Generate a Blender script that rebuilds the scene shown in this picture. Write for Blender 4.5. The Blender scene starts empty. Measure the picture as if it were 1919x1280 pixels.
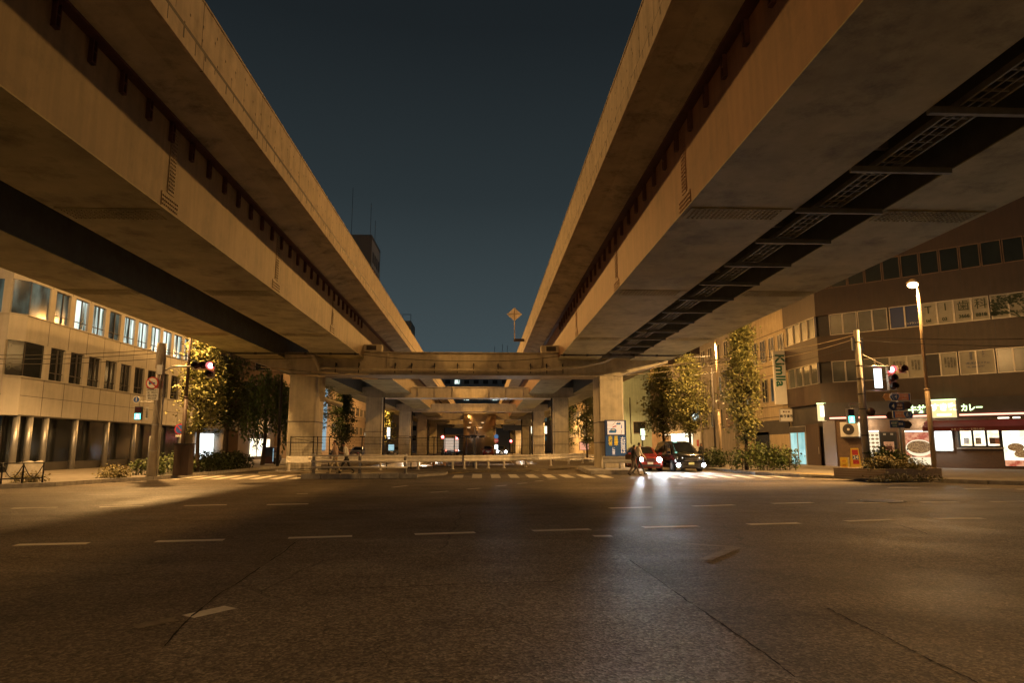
import bpy, bmesh, math, random
import numpy as np
from mathutils import Vector, Matrix, noise as mnoise
from math import radians as R, pi, sin, cos
random.seed(7)
S = bpy.context.scene
COL = S.collection
# ------------------------------------------------------------------ camera, world, exposure
F_PX, YAW, PITCH, EYE = 1279.0, R(2.41), R(8.80), 1.5
cam_d = bpy.data.cameras.new("camera"); cam = bpy.data.objects.new("camera", cam_d); COL.objects.link(cam)
cam_d.sensor_width = 36; cam_d.lens = 36 * F_PX / 1919; cam_d.clip_start = 0.1; cam_d.clip_end = 2000
cam.location = (0, 0, EYE); cam.rotation_euler = (pi / 2 + PITCH, 0, -YAW)
S.camera = cam
W = bpy.data.worlds.new("World"); S.world = W; W.use_nodes = True
nt = W.node_tree; bg = nt.nodes["Background"]
tc = nt.nodes.new("ShaderNodeTexCoord"); sp = nt.nodes.new("ShaderNodeSeparateXYZ"); rp = nt.nodes.new("ShaderNodeValToRGB")
nt.links.new(tc.outputs["Generated"], sp.inputs[0]); nt.links.new(sp.outputs["Z"], rp.inputs[0]); nt.links.new(rp.outputs[0], bg.inputs[0])
el = rp.color_ramp.elements
el[0].position = 0.0; el[0].color = (.064, .092, .102, 1)
el[1].position = 0.75; el[1].color = (.0082, .0110, .0130, 1)
e = el.new(.15); e.color = (.049, .068, .074, 1)
e = el.new(.35); e.color = (.0235, .0325, .0362, 1)
e = el.new(.55); e.color = (.0118, .0158, .0182, 1)
bg.inputs[1].default_value = 1.0
S.view_settings.view_transform = 'Standard'; S.view_settings.look = 'None'
S.view_settings.exposure = 0; S.view_settings.gamma = 1
S.render.engine = 'CYCLES'
S.cycles.use_denoising = True
S.cycles.max_bounces = 8; S.cycles.diffuse_bounces = 4; S.cycles.sample_clamp_indirect = 4
S.cycles.use_light_tree = True
SODIUM = (1.0, .48, .115)
SODIUM_PALE = (1.0, .54, .175)

# ------------------------------------------------------------------ photo measurement helpers (camera ray through a photo pixel)
CF = Vector((sin(YAW) * cos(PITCH), cos(YAW) * cos(PITCH), sin(PITCH)))
CR = Vector((cos(YAW), -sin(YAW), 0)); CU = CR.cross(CF); C0 = Vector((0, 0, EYE))
def ray(px, py): return CF + CR * ((px - 959.5) / F_PX) + CU * ((640 - py) / F_PX)
def at(px, py, Y): d = ray(px, py); return C0 + d * (Y / d.y)
def gnd(px, py, z=0.0): d = ray(px, py); return C0 + d * ((z - EYE) / d.z)
def hit(px, py, p0, n): d = ray(px, py); return C0 + d * ((Vector(p0) - C0).dot(n) / d.dot(n))

# ------------------------------------------------------------------ materials
def nodes_of(name):
    m = bpy.data.materials.new(name); m.use_nodes = True
    return m, m.node_tree, m.node_tree.nodes["Principled BSDF"]
def M(name, c, rough=.6, metal=0, var=.18, scale=3, bump=0, streak=0, grime=0, spec=.5, coat=0):
    m, t, b = nodes_of(name); N = t.nodes.new; L = t.links.new
    b.inputs["Roughness"].default_value = rough; b.inputs["Metallic"].default_value = metal
    b.inputs["Specular IOR Level"].default_value = spec; b.inputs["Coat Weight"].default_value = coat
    co = N("ShaderNodeTexCoord")
    n1 = N("ShaderNodeTexNoise"); n1.inputs["Scale"].default_value = scale; n1.inputs["Detail"].default_value = 6; n1.inputs["Roughness"].default_value = .65
    L(co.outputs["Object"], n1.inputs["Vector"])
    mr = N("ShaderNodeMapRange"); mr.inputs[1].default_value = .3; mr.inputs[2].default_value = .7; mr.inputs[3].default_value = 1 - var; mr.inputs[4].default_value = 1 + var
    L(n1.outputs[0], mr.inputs[0]); fac = mr.outputs[0]
    def times(a, bsock):
        q = N("ShaderNodeMath"); q.operation = 'MULTIPLY'; L(a, q.inputs[0]); L(bsock, q.inputs[1]); return q.outputs[0]
    if streak:
        mp = N("ShaderNodeMapping"); mp.inputs["Scale"].default_value = (5, 5, .35); L(co.outputs["Object"], mp.inputs[0])
        n2 = N("ShaderNodeTexNoise"); n2.inputs["Scale"].default_value = 1.0; n2.inputs["Detail"].default_value = 5; L(mp.outputs[0], n2.inputs["Vector"])
        m2 = N("ShaderNodeMapRange"); m2.inputs[1].default_value = .35; m2.inputs[2].default_value = .68; m2.inputs[3].default_value = 1 - streak; m2.inputs[4].default_value = 1 + streak * .7
        L(n2.outputs[0], m2.inputs[0]); fac = times(fac, m2.outputs[0])
    if grime:
        n3 = N("ShaderNodeTexNoise"); n3.inputs["Scale"].default_value = .9; n3.inputs["Detail"].default_value = 9; n3.inputs["Roughness"].default_value = .75
        L(co.outputs["Object"], n3.inputs["Vector"])
        m3 = N("ShaderNodeMapRange"); m3.inputs[1].default_value = .50; m3.inputs[2].default_value = .68; m3.inputs[3].default_value = 1; m3.inputs[4].default_value = 1 - grime
        L(n3.outputs[0], m3.inputs[0]); fac = times(fac, m3.outputs[0])
    vm = N("ShaderNodeVectorMath"); vm.operation = 'SCALE'; vm.inputs[0].default_value = c[:3]; L(fac, vm.inputs["Scale"])
    L(vm.outputs[0], b.inputs["Base Color"])
    if bump:
        bp = N("ShaderNodeBump"); bp.inputs["Strength"].default_value = bump; bp.inputs["Distance"].default_value = .02
        n4 = N("ShaderNodeTexNoise"); n4.inputs["Scale"].default_value = scale * 12; n4.inputs["Detail"].default_value = 4; L(co.outputs["Object"], n4.inputs["Vector"])
        L(n4.outputs[0], bp.inputs["Height"]); L(bp.outputs[0], b.inputs["Normal"])
    return m
def E(name, c, s, base=(.02, .02, .02)):
    m, t, b = nodes_of(name); b.inputs["Base Color"].default_value = (*base, 1)
    b.inputs["Emission Color"].default_value = (*c, 1); b.inputs["Emission Strength"].default_value = s; b.inputs["Roughness"].default_value = .4
    return m
def E_noise(name, c1, c2, s, sc=(6, 6, .4), lo=.35, hi=.65):
    m, t, b = nodes_of(name); N = t.nodes.new; L = t.links.new
    co = N("ShaderNodeTexCoord"); mp = N("ShaderNodeMapping"); mp.inputs["Scale"].default_value = sc
    n = N("ShaderNodeTexNoise"); n.inputs["Scale"].default_value = 1; n.inputs["Detail"].default_value = 4
    r = N("ShaderNodeValToRGB"); r.color_ramp.elements[0].position = lo; r.color_ramp.elements[1].position = hi
    r.color_ramp.elements[0].color = (*c1, 1); r.color_ramp.elements[1].color = (*c2, 1)
    L(co.outputs["Object"], mp.inputs[0]); L(mp.outputs[0], n.inputs["Vector"]); L(n.outputs[0], r.inputs[0]); L(r.outputs[0], b.inputs["Emission Color"])
    b.inputs["Emission Strength"].default_value = s; b.inputs["Base Color"].default_value = (.03, .035, .035, 1); b.inputs["Roughness"].default_value = .1
    return m
def asphalt(name, base, speck, bumpk, patch=True):
    m, t, b = nodes_of(name); N = t.nodes.new; L = t.links.new
    co = N("ShaderNodeTexCoord")
    def noise(scale, det=4, rough=.6):
        n = N("ShaderNodeTexNoise"); n.inputs["Scale"].default_value = scale; n.inputs["Detail"].default_value = det; n.inputs["Roughness"].default_value = rough
        L(co.outputs["Object"], n.inputs["Vector"]); return n.outputs[0]
    def rng(s, a, bb, lo, hi):
        q = N("ShaderNodeMapRange"); q.inputs[1].default_value = a; q.inputs[2].default_value = bb; q.inputs[3].default_value = lo; q.inputs[4].default_value = hi
        L(s, q.inputs[0]); return q.outputs[0]
    def mul(a, c):
        q = N("ShaderNodeMath"); q.operation = 'MULTIPLY'; L(a, q.inputs[0]); L(c, q.inputs[1]); return q.outputs[0]
    fine = noise(55, 3, .8)
    vor = N("ShaderNodeTexVoronoi"); vor.inputs["Scale"].default_value = 46; L(co.outputs["Object"], vor.inputs["Vector"])
    stone = rng(vor.outputs["Color"], .3, 1.0, .8, 1 + speck * 1.5)
    f = mul(rng(fine, .3, .7, .55, 1.5), stone); f = mul(f, rng(noise(16, 3, .7), .32, .68, .72, 1.32)); f = mul(f, rng(noise(5, 4, .7), .3, .7, .85, 1.15))
    f = mul(f, rng(noise(.22, 5), .35, .65, .72, 1.25)); f = mul(f, rng(noise(.75, 8, .75), .52, .72, 1, .62))
    mp = N("ShaderNodeMapping"); mp.inputs["Scale"].default_value = (.12, 1.6, 1); mp.inputs["Rotation"].default_value = (0, 0, R(-8)); L(co.outputs["Object"], mp.inputs[0])
    w = N("ShaderNodeTexNoise"); w.inputs["Scale"].default_value = .8; w.inputs["Detail"].default_value = 5; L(mp.outputs[0], w.inputs["Vector"])
    f = mul(f, rng(w.outputs[0], .35, .65, .86, 1.12))
    # tar-filled hairline cracks
    nv = noise(1.3, 4); ad = N("ShaderNodeVectorMath"); ad.operation = 'ADD'; L(co.outputs["Object"], ad.inputs[0]); L(nv, ad.inputs[1])
    v2 = N("ShaderNodeTexVoronoi"); v2.feature = 'DISTANCE_TO_EDGE'; v2.inputs["Scale"].default_value = .16; L(ad.outputs[0], v2.inputs["Vector"])
    f = mul(f, rng(v2.outputs["Distance"], .0, .004, .45, 1))
    vm = N("ShaderNodeVectorMath"); vm.operation = 'SCALE'; vm.inputs[0].default_value = base; L(f, vm.inputs["Scale"]); L(vm.outputs[0], b.inputs["Base Color"]); b.inputs["Specular IOR Level"].default_value = .3
    L(rng(noise(.5, 5), .3, .7,   .44, .68), b.inputs["Roughness"])
    bp = N("ShaderNodeBump"); bp.inputs["Strength"].default_value = bumpk; bp.inputs["Distance"].default_value = .02
    ht = N("ShaderNodeMath"); ht.operation = 'ADD'; L(vor.outputs["Distance"], ht.inputs[0]); L(fine, ht.inputs[1]); L(ht.outputs[0], bp.inputs["Height"]); L(bp.outputs[0], b.inputs["Normal"])
    return m
def brick_mat(name, c1, c2, mortar, sc, bw=.5, bh=.25, rough=.75):
    m, t, b = nodes_of(name); N = t.nodes.new; L = t.links.new
    co = N("ShaderNodeTexCoord"); mp = N("ShaderNodeMapping"); mp.inputs["Rotation"].default_value = (R(90), 0, 0)
    br = N("ShaderNodeTexBrick"); br.inputs["Color1"].default_value = (*c1, 1); br.inputs["Color2"].default_value = (*c2, 1); br.inputs["Mortar"].default_value = (*mortar, 1)
    br.inputs["Scale"].default_value = sc; br.inputs["Mortar Size"].default_value = .02; br.inputs["Brick Width"].default_value = bw; br.inputs["Row Height"].default_value = bh
    L(co.outputs["Object"], mp.inputs[0]); L(mp.outputs[0], br.inputs["Vector"]); L(br.outputs[0], b.inputs["Base Color"]); b.inputs["Roughness"].default_value = rough
    bp = N("ShaderNodeBump"); bp.inputs["Strength"].default_value = .4; bp.invert = True; L(br.outputs[1], bp.inputs["Height"]); L(bp.outputs[0], b.inputs["Normal"])
    return m
def parapet_mat(name, c):
    m = M(name, c, .8, 0, .16, 2.2, .15, .14, .3); t = m.node_tree; N = t.nodes.new; L = t.links.new; b = t.nodes["Principled BSDF"]
    src = b.inputs["Base Color"].links[0].from_socket
    co = N("ShaderNodeTexCoord"); sx = N("ShaderNodeSeparateXYZ"); L(co.outputs["Object"], sx.inputs[0])
    def op(o, a, v):
        q = N("ShaderNodeMath"); q.operation = o
        for i, s in enumerate((a, v)):
            if isinstance(s, (int, float)): q.inputs[i].default_value = s
            else: L(s, q.inputs[i])
        return q.outputs[0]
    y, z = sx.outputs["Y"], sx.outputs["Z"]
    strk = hole = None
    for per, off, base, span in ((.62, 0, 10.05, .5), (.83, .37, 9.72, .32), (1.9, .2, 10.3, .35)):
        yy = op('MULTIPLY', op('ADD', y, off), 1 / per)
        d = op('MULTIPLY', op('ABSOLUTE', op('SUBTRACT', op('FRACT', yy, 0), .5), 0), per)
        row = N("ShaderNodeTexWhiteNoise"); row.noise_dimensions = '1D'; L(op('ADD', op('FLOOR', yy, 0), off * 91), row.inputs["W"]); rv = row.outputs["Value"]
        top = op('ADD', op('MULTIPLY', rv, span), base); below = op('LESS_THAN', z, top); run = op('SUBTRACT', top, z)
        s1 = op('MULTIPLY', op('LESS_THAN', d, .011), op('MULTIPLY', op('LESS_THAN', run, op('MULTIPLY', op('MULTIPLY', rv, rv), 1.0)), below))
        h1 = op('MULTIPLY', op('LESS_THAN', d, .026), op('MULTIPLY', below, op('LESS_THAN', run, .06)))
        strk = s1 if strk is None else op('ADD', strk, s1); hole = h1 if hole is None else op('ADD', hole, h1)
    fj = op('FRACT', op('MULTIPLY', y, 1 / 3.8), 0); joint = op('LESS_THAN', op('ABSOLUTE', op('SUBTRACT', fj, .5), 0), .004)
    dark = op('MINIMUM', op('ADD', op('ADD', op('MULTIPLY', strk, .7), op('MULTIPLY', hole, .9)), op('MULTIPLY', joint, .8)), .95)
    mx = N("ShaderNodeMix"); mx.data_type = 'RGBA'; L(dark, mx.inputs[0]); L(src, mx.inputs[6]); mx.inputs[7].default_value = (.02, .015, .01, 1)
    L(mx.outputs[2], b.inputs["Base Color"])
    return m
def leaf_mat(name, c1, c2):
    m, t, b = nodes_of(name); N = t.nodes.new; L = t.links.new
    co = N("ShaderNodeTexCoord"); n = N("ShaderNodeTexNoise"); n.inputs["Scale"].default_value = 2.6; n.inputs["Detail"].default_value = 3
    r = N("ShaderNodeValToRGB"); r.color_ramp.elements[0].position = .35; r.color_ramp.elements[1].position = .65
    r.color_ramp.elements[0].color = (*c1, 1); r.color_ramp.elements[1].color = (*c2, 1)
    L(co.outputs["Object"], n.inputs["Vector"]); L(n.outputs[0], r.inputs[0]); L(r.outputs[0], b.inputs["Base Color"]); b.inputs["Roughness"].default_value = .55
    b.inputs["Subsurface Weight"].default_value = 0
    return m
m_asph = asphalt("asphalt", (.155, .130, .098), .8, .4)
m_asph2 = asphalt("asphalt_coarse", (.19, .163, .128), 1.0, .5)
m_walk = M("pavement", (.26, .23, .19), .85, 0, .2, 2, .3, 0, .3)
m_kerb = M("kerb_concrete", (.36, .34, .31), .85, 0, .22, 4, .3, .15, .35)
m_conc = M("concrete", (.56, .51, .40), .85, 0, .14, 1.2, .2, .12, .3)
m_slab = M("slab_concrete", (.52, .47, .36), .9, 0, .26, 1.0, .2, 0, .65)
m_para = parapet_mat("parapet_concrete", (.54, .46, .34))
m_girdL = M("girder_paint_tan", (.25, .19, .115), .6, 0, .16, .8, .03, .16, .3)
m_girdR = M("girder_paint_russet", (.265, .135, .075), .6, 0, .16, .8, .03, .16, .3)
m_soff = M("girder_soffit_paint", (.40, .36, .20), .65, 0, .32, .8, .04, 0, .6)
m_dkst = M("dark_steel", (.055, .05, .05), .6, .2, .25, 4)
m_frame = M("cross_frame_paint", (.22, .22, .20), .7, 0, .25, 2)
m_slot = M("slot_shade_blue_grey", (.10, .105, .105), .7, 0, .25, 2)  # shade of the slot between the boxes, put into the girder colour
m_ladder = M("weathered_ladder_steel", (.26, .26, .24), .6, .3, .2, 4)
m_maroon = M("flange_paint_maroon", (.09, .035, .03), .6, 0, .25, 4)
m_beam = M("crossbeam_paint", (.50, .45, .35), .6, 0, .12, 1.4, .04, .1, .35)
m_flange = M("flange_pale", (.55, .52, .46), .45, 0, .15, 3)
m_galv = M("galvanised_steel", (.45, .44, .42), .42, .6, .15, 5)
m_white = M("white_paint", (.72, .69, .62), .6, 0, .15, 9, .1, 0, .4)
m_faded = M("faded_paint", (.27, .235, .18), .55, 0, .3, 9, .1, 0, .8)
m_yellowp = M("yellow_tactile", (.55, .38, .08), .8, 0, .2, 6, .3, 0, .3)
m_rail = M("rail_cream_paint", (.80, .75, .66), .5, 0, .12, 4, 0, .1, .25)
m_fence = M("fence_dark_green", (.03, .028, .022), .5, .3, .15, 5)
m_black = M("black_plastic", (.02, .02, .02), .45, 0, .1, 5)
m_rubber = M("tyre_rubber", (.02, .02, .02), .8, 0, .2, 12)
m_glass = M("dark_glass", (.02, .022, .024), .12, 0, .1, 1, spec=.8)
m_glassg = M("dark_glass_green", (.016, .022, .020), .25, 0, .2, 1.0, spec=.3)
m_frost = M("blind_window", (.085, .09, .085), .25, 0, .25, 1.2, spec=.6)
m_alu = M("aluminium_frame", (.42, .39, .35), .4, .5, .1, 5)
m_stone = M("beige_stone_cladding", (.46, .44, .41), .55, 0, .1, .8, .05, .08, .1)
m_stain = M("stainless_column", (.42, .43, .46), .42, .75, .15, 2)
m_brown = M("brown_tile", (.060, .039, .029), .5, 0, .16, 1.3, .08, .12, .1)
m_brown2 = M("brown_plaster", (.20, .14, .10), .8, 0, .16, 1, .08, .12, .1)
m_tan = M("tan_render", (.44, .36, .25), .8, 0, .1, 1.2, .08, .12, .2)
m_grey = M("grey_render", (.30, .27, .24), .8, 0, .14, 1.2, .08, .12, .2)
m_pink = M("pinkish_cladding", (.42, .34, .28), .7, 0, .12, 1.2, .05, .1, .1)
m_teal = M("pale_teal_render", (.34, .44, .40), .7, 0, .1, 1.2, .05, .1, .1)
m_darkwall = M("dark_wall", (.05, .045, .045), .6, 0, .2, 2)
m_brick = brick_mat("brown_brick", (.15, .085, .05), (.10, .055, .035), (.19, .16, .12), 4.5)
m_planter = brick_mat("planter_brick", (.42, .31, .2), (.34, .25, .16), (.45, .38, .3), 5)
m_wood = M("bark", (.07, .05, .035), .9, 0, .3, 8, .5)
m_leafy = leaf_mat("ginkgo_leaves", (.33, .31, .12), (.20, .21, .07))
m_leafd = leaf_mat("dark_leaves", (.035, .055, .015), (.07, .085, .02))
m_willow = leaf_mat("willow_leaves", (.05, .10, .015), (.10, .14, .025))
m_shrub = leaf_mat("shrub_leaves", (.07, .11, .025), (.13, .15, .04))
m_grass = leaf_mat("dry_grass", (.34, .27, .10), (.2, .18, .06))
m_pole = M("utility_pole_concrete", (.40, .36, .30), .8, 0, .15, 3, .1, .2, .2)
m_lampp = M("lamp_post_paint", (.42, .32, .2), .5, .1, .1, 4)
m_browncab = M("brown_cabinet", (.05, .03, .022), .6, 0, .15, 3)
m_red = M("sign_red", (.50, .03, .03), .5, 0, .05, 3)
m_blue = M("sign_blue", (.03, .11, .42), .45, 0, .05, 3)
m_navy = M("sign_navy", (.025, .05, .17), .45, 0, .05, 3)
m_signw = M("sign_white", (.75, .74, .70), .5, 0, .05, 3)
m_signo = M("sign_orange_back", (.55, .33, .12), .5, .2, .1, 3)
m_yel = M("sign_yellow", (.75, .50, .05), .5, 0, .06, 3)
m_signp = M("sign_salmon", (.72, .33, .2), .5, 0, .05, 3)
m_green = M("logo_green", (.02, .14, .10), .5, 0, .05, 3)
m_paper = M("poster_paper", (.40, .38, .31), .6, 0, .12, 2)
m_ink = M("black_ink", (.02, .02, .02), .6, 0, .05, 3)
m_wire = M("cable_black", (.03, .025, .02), .6, 0, .1, 3)
m_wirel = M("cable_sleeve", (.45, .36, .22), .6, 0, .1, 3)
m_awn = M("red_awning", (.12, .012, .015), .7, 0, .15, 2)
m_tarp = M("grey_tarp", (.5, .47, .42), .7, 0, .2, 5, .4)
e_lamp = E("sodium_lamp_glow", (1, .62, .26), 9)
e_red = E("signal_red_lit", (1, .06, .07), 16)
e_redc = E("signal_red_core", (1, .42, .38), 14)
e_grn = E("pedestrian_green_lit", (.12, 1, .75), 5)
e_white = E("white_lightbox", (.9, 1, 1), 2.6)
e_warm = E("warm_white_light", (1, .9, .68), 3.0)
e_head = E("headlight_white", (.86, .94, 1), 60)
e_tail = E("tail_light_red", (1, .10, .05), 9)
e_neon = E("red_neon_tube", (1, .36, .24), 3.2)
e_ngrn = E("neon_letter_green_white", (.72, 1, .45), 3.0)
e_sign = E("orange_lit_sign", (1, .74, .34), 1.25)
e_cyan = E_noise("cyan_lit_lobby", (.25, .62, .60), (.55, .95, .90), .85, (1, 1, .5))
e_office = E_noise("lit_office_window", (.03, .05, .04), (.80, .96, .86), 1.3, (2.6, 2.6, .3), .36, .56)
e_office2 = E_noise("dim_office_window", (.012, .02, .018), (.16, .22, .18), .6, (1.2, 1.2, .5), .4, .7)
e_shop = E_noise("lit_shop_interior", (.8, .62, .35), (1, .95, .75), 2.2, (2.2, 2.2, 2.2), .4, .6)
e_menu = E_noise("menu_poster", (.7, .32, .18), (1, .88, .62), .62, (7, 7, 7), .42, .5)
e_poster = E_noise("red_food_poster", (.55, .10, .05), (.95, .42, .22), .85, (4, 4, 4), .4, .6)
e_bowl = E_noise("bowl_food_print", (.28, .12, .04), (.75, .42, .16), .55, (14, 14, 14), .4, .6)
e_cream = E("cream_poster_print", (1, .84, .55), 1.1)
e_taxi = E("taxi_roof_light", (.45, 1, .72), 7)
e_blue = E("pale_blue_lit_wall", (.45, .72, .85), .55)

# ------------------------------------------------------------------ mesh builder
class MB:
    def __init__(s): s.v = []; s.f = []; s.m = []; s.T = Matrix.Identity(4)
    def frame(s, o=(0, 0, 0), rz=0): s.T = Matrix.Translation(o) @ Matrix.Rotation(rz, 4, 'Z'); return s
    def add(s, vs, fs, mi=0):
        n = len(s.v); s.v += [s.T @ Vector(p) for p in vs]; s.f += [[i + n for i in f] for f in fs]; s.m += [mi] * len(fs); return s
    def box(s, x0, x1, y0, y1, z0, z1, mi=0):
        return s.add([(x0, y0, z0), (x1, y0, z0), (x1, y1, z0), (x0, y1, z0), (x0, y0, z1), (x1, y0, z1), (x1, y1, z1), (x0, y1, z1)],
                     [(0, 3, 2, 1), (4, 5, 6, 7), (0, 1, 5, 4), (1, 2, 6, 5), (2, 3, 7, 6), (3, 0, 4, 7)], mi)
    def prism(s, poly, z0, z1, mi=0):       # polygon in xy, counter-clockwise
        n = len(poly)
        return s.add([(x, y, z0) for x, y in poly] + [(x, y, z1) for x, y in poly],
                     [list(range(n))[::-1], list(range(n, 2 * n))] + [(i, (i + 1) % n, n + (i + 1) % n, n + i) for i in range(n)], mi)
    def prof(s, poly, y0, y1, mi=0):        # polygon in xz swept along y
        n = len(poly)
        return s.add([(x, y0, z) for x, z in poly] + [(x, y1, z) for x, z in poly],
                     [list(range(n)), list(range(n, 2 * n))[::-1]] + [(i, n + i, n + (i + 1) % n, (i + 1) % n) for i in range(n)], mi)
    def profx(s, poly, x0, x1, mi=0):       # polygon in yz swept along x
        n = len(poly)
        return s.add([(x0, y, z) for y, z in poly] + [(x1, y, z) for y, z in poly],
                     [list(range(n))[::-1], list(range(n, 2 * n))] + [(i, (i + 1) % n, n + (i + 1) % n, n + i) for i in range(n)], mi)
    def tube(s, pts, r, n=6, mi=0, r1=None):
        pts = [Vector(p) for p in pts]; k = len(pts); vs = []; fs = []
        for i, p in enumerate(pts):
            d = (pts[min(i + 1, k - 1)] - pts[max(i - 1, 0)]).normalized()
            a = d.cross(Vector((0, 0, 1)) if abs(d.z) < .95 else Vector((0, 1, 0))).normalized(); b = d.cross(a)
            rr = r if r1 is None else r + (r1 - r) * i / (k - 1)
            vs += [p + (a * cos(2 * pi * j / n) + b * sin(2 * pi * j / n)) * rr for j in range(n)]
        for i in range(k - 1):
            fs += [(i * n + j, i * n + (j + 1) % n, (i + 1) * n + (j + 1) % n, (i + 1) * n + j) for j in range(n)]
        fs += [list(range(n))[::-1], list(range((k - 1) * n, k * n))]
        return s.add(vs, fs, mi)
    def ball(s, c, r, n=8, mi=0, sz=1.0):
        vs = []; fs = []
        for i in range(n + 1):
            a = pi * i / n
            vs += [(c[0] + r * sin(a) * cos(2 * pi * j / n), c[1] + r * sin(a) * sin(2 * pi * j / n), c[2] + r * sz * cos(a)) for j in range(n)]
        for i in range(n): fs += [(i * n + j, (i + 1) * n + j, (i + 1) * n + (j + 1) % n, i * n + (j + 1) % n) for j in range(n)]
        return s.add(vs, fs, mi)
    def plate(s, pts, t, mi=0):             # quad given thickness along its normal
        p = [Vector(q) for q in pts]; nn = (p[1] - p[0]).cross(p[-1] - p[0]).normalized() * t; n = len(p)
        return s.add([q for q in p] + [q + nn for q in p], [list(range(n))[::-1], list(range(n, 2 * n))] + [(i, (i + 1) % n, n + (i + 1) % n, n + i) for i in range(n)], mi)
    def build(s, name, mats, parent=None, smooth=False, local=False, bevel=0):
        me = bpy.data.meshes.new(name); vs = s.v
        if parent is not None and not local:
            Mi = parent.matrix_basis.inverted()
            if parent.parent is not None: Mi = (parent.parent.matrix_basis @ parent.matrix_basis).inverted()
            vs = [Mi @ p for p in vs]
        me.from_pydata([tuple(p) for p in vs], [], s.f)
        for m in (mats if isinstance(mats, (list, tuple)) else [mats]): me.materials.append(m)
        me.polygons.foreach_set("material_index", s.m)
        if smooth: me.polygons.foreach_set("use_smooth", [True] * len(s.f))
        o = bpy.data.objects.new(name, me); COL.objects.link(o)
        if parent is not None: o.parent = parent
        if any(len(f) > 4 for f in s.f):
            bm = bmesh.new(); bm.from_mesh(me); bmesh.ops.triangulate(bm, faces=[f for f in bm.faces if len(f.verts) > 6]); bmesh.ops.recalc_face_normals(bm, faces=bm.faces); bm.to_mesh(me); bm.free()
        if bevel:
            bv = o.modifiers.new("bevel", 'BEVEL'); bv.width = bevel; bv.segments = 2; bv.limit_method = 'ANGLE'
        return o
def tag(o, label, cat, group=None):
    o["label"] = label; o["category"] = cat
    if group: o["group"] = group
    return o
def thing(name, label, cat, loc=(0, 0, 0), rz=0, group=None):
    o = bpy.data.objects.new(name, None); COL.objects.link(o); o.location = loc; o.rotation_euler = (0, 0, rz); o.empty_display_size = .2
    o.matrix_basis = Matrix.Translation(loc) @ Matrix.Rotation(rz, 4, 'Z')
    return tag(o, label, cat, group)
def struct(o): o["kind"] = "structure"; return o
def dup(root, label, loc=None, rz=None, group=None):
    r = root.copy(); COL.objects.link(r)
    if loc is not None: r.matrix_basis = Matrix.Translation(loc) @ Matrix.Rotation(rz or 0, 4, 'Z')
    r["label"] = label
    if group: r["group"] = group
    def kids(a, b):
        for ch in list(a.children):
            c = ch.copy(); COL.objects.link(c); c.parent = b; kids(ch, c)
    kids(root, r); return r
def text(s, size, mat, parent, fr, loc, rot=(pi / 2, 0, 0), name="lettering", sx=1.0, ext=.006, bold=0.0, line=1.0, align='CENTER'):
    """writing as a real raised mesh; fr is the builder frame matrix it is laid out in"""
    cu = bpy.data.curves.new("t", 'FONT'); cu.body = s; cu.size = size; cu.align_x = align; cu.align_y = 'CENTER'; cu.extrude = ext; cu.offset = bold; cu.space_line = line; cu.resolution_u = 3
    ob = bpy.data.objects.new("t", cu); COL.objects.link(ob)
    dg = bpy.context.evaluated_depsgraph_get(); me = bpy.data.meshes.new_from_object(ob.evaluated_get(dg))
    bpy.data.objects.remove(ob); bpy.data.curves.remove(cu)
    T = fr @ Matrix.Translation(loc) @ Matrix.Rotation(rot[2], 4, 'Z') @ Matrix.Rotation(rot[0], 4, 'X') @ Matrix.Rotation(rot[1], 4, 'Z') @ Matrix.Diagonal((sx, 1, 1, 1))
    P = parent.matrix_basis if parent.parent is None else parent.parent.matrix_basis @ parent.matrix_basis
    me.transform(P.inverted() @ T); me.materials.clear(); me.materials.append(mat)
    o = bpy.data.objects.new(name, me); COL.objects.link(o); o.parent = parent
    return o
I4 = Matrix.Identity(4)
def FR(o, rz=0): return Matrix.Translation(o) @ Matrix.Rotation(rz, 4, 'Z')

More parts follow.
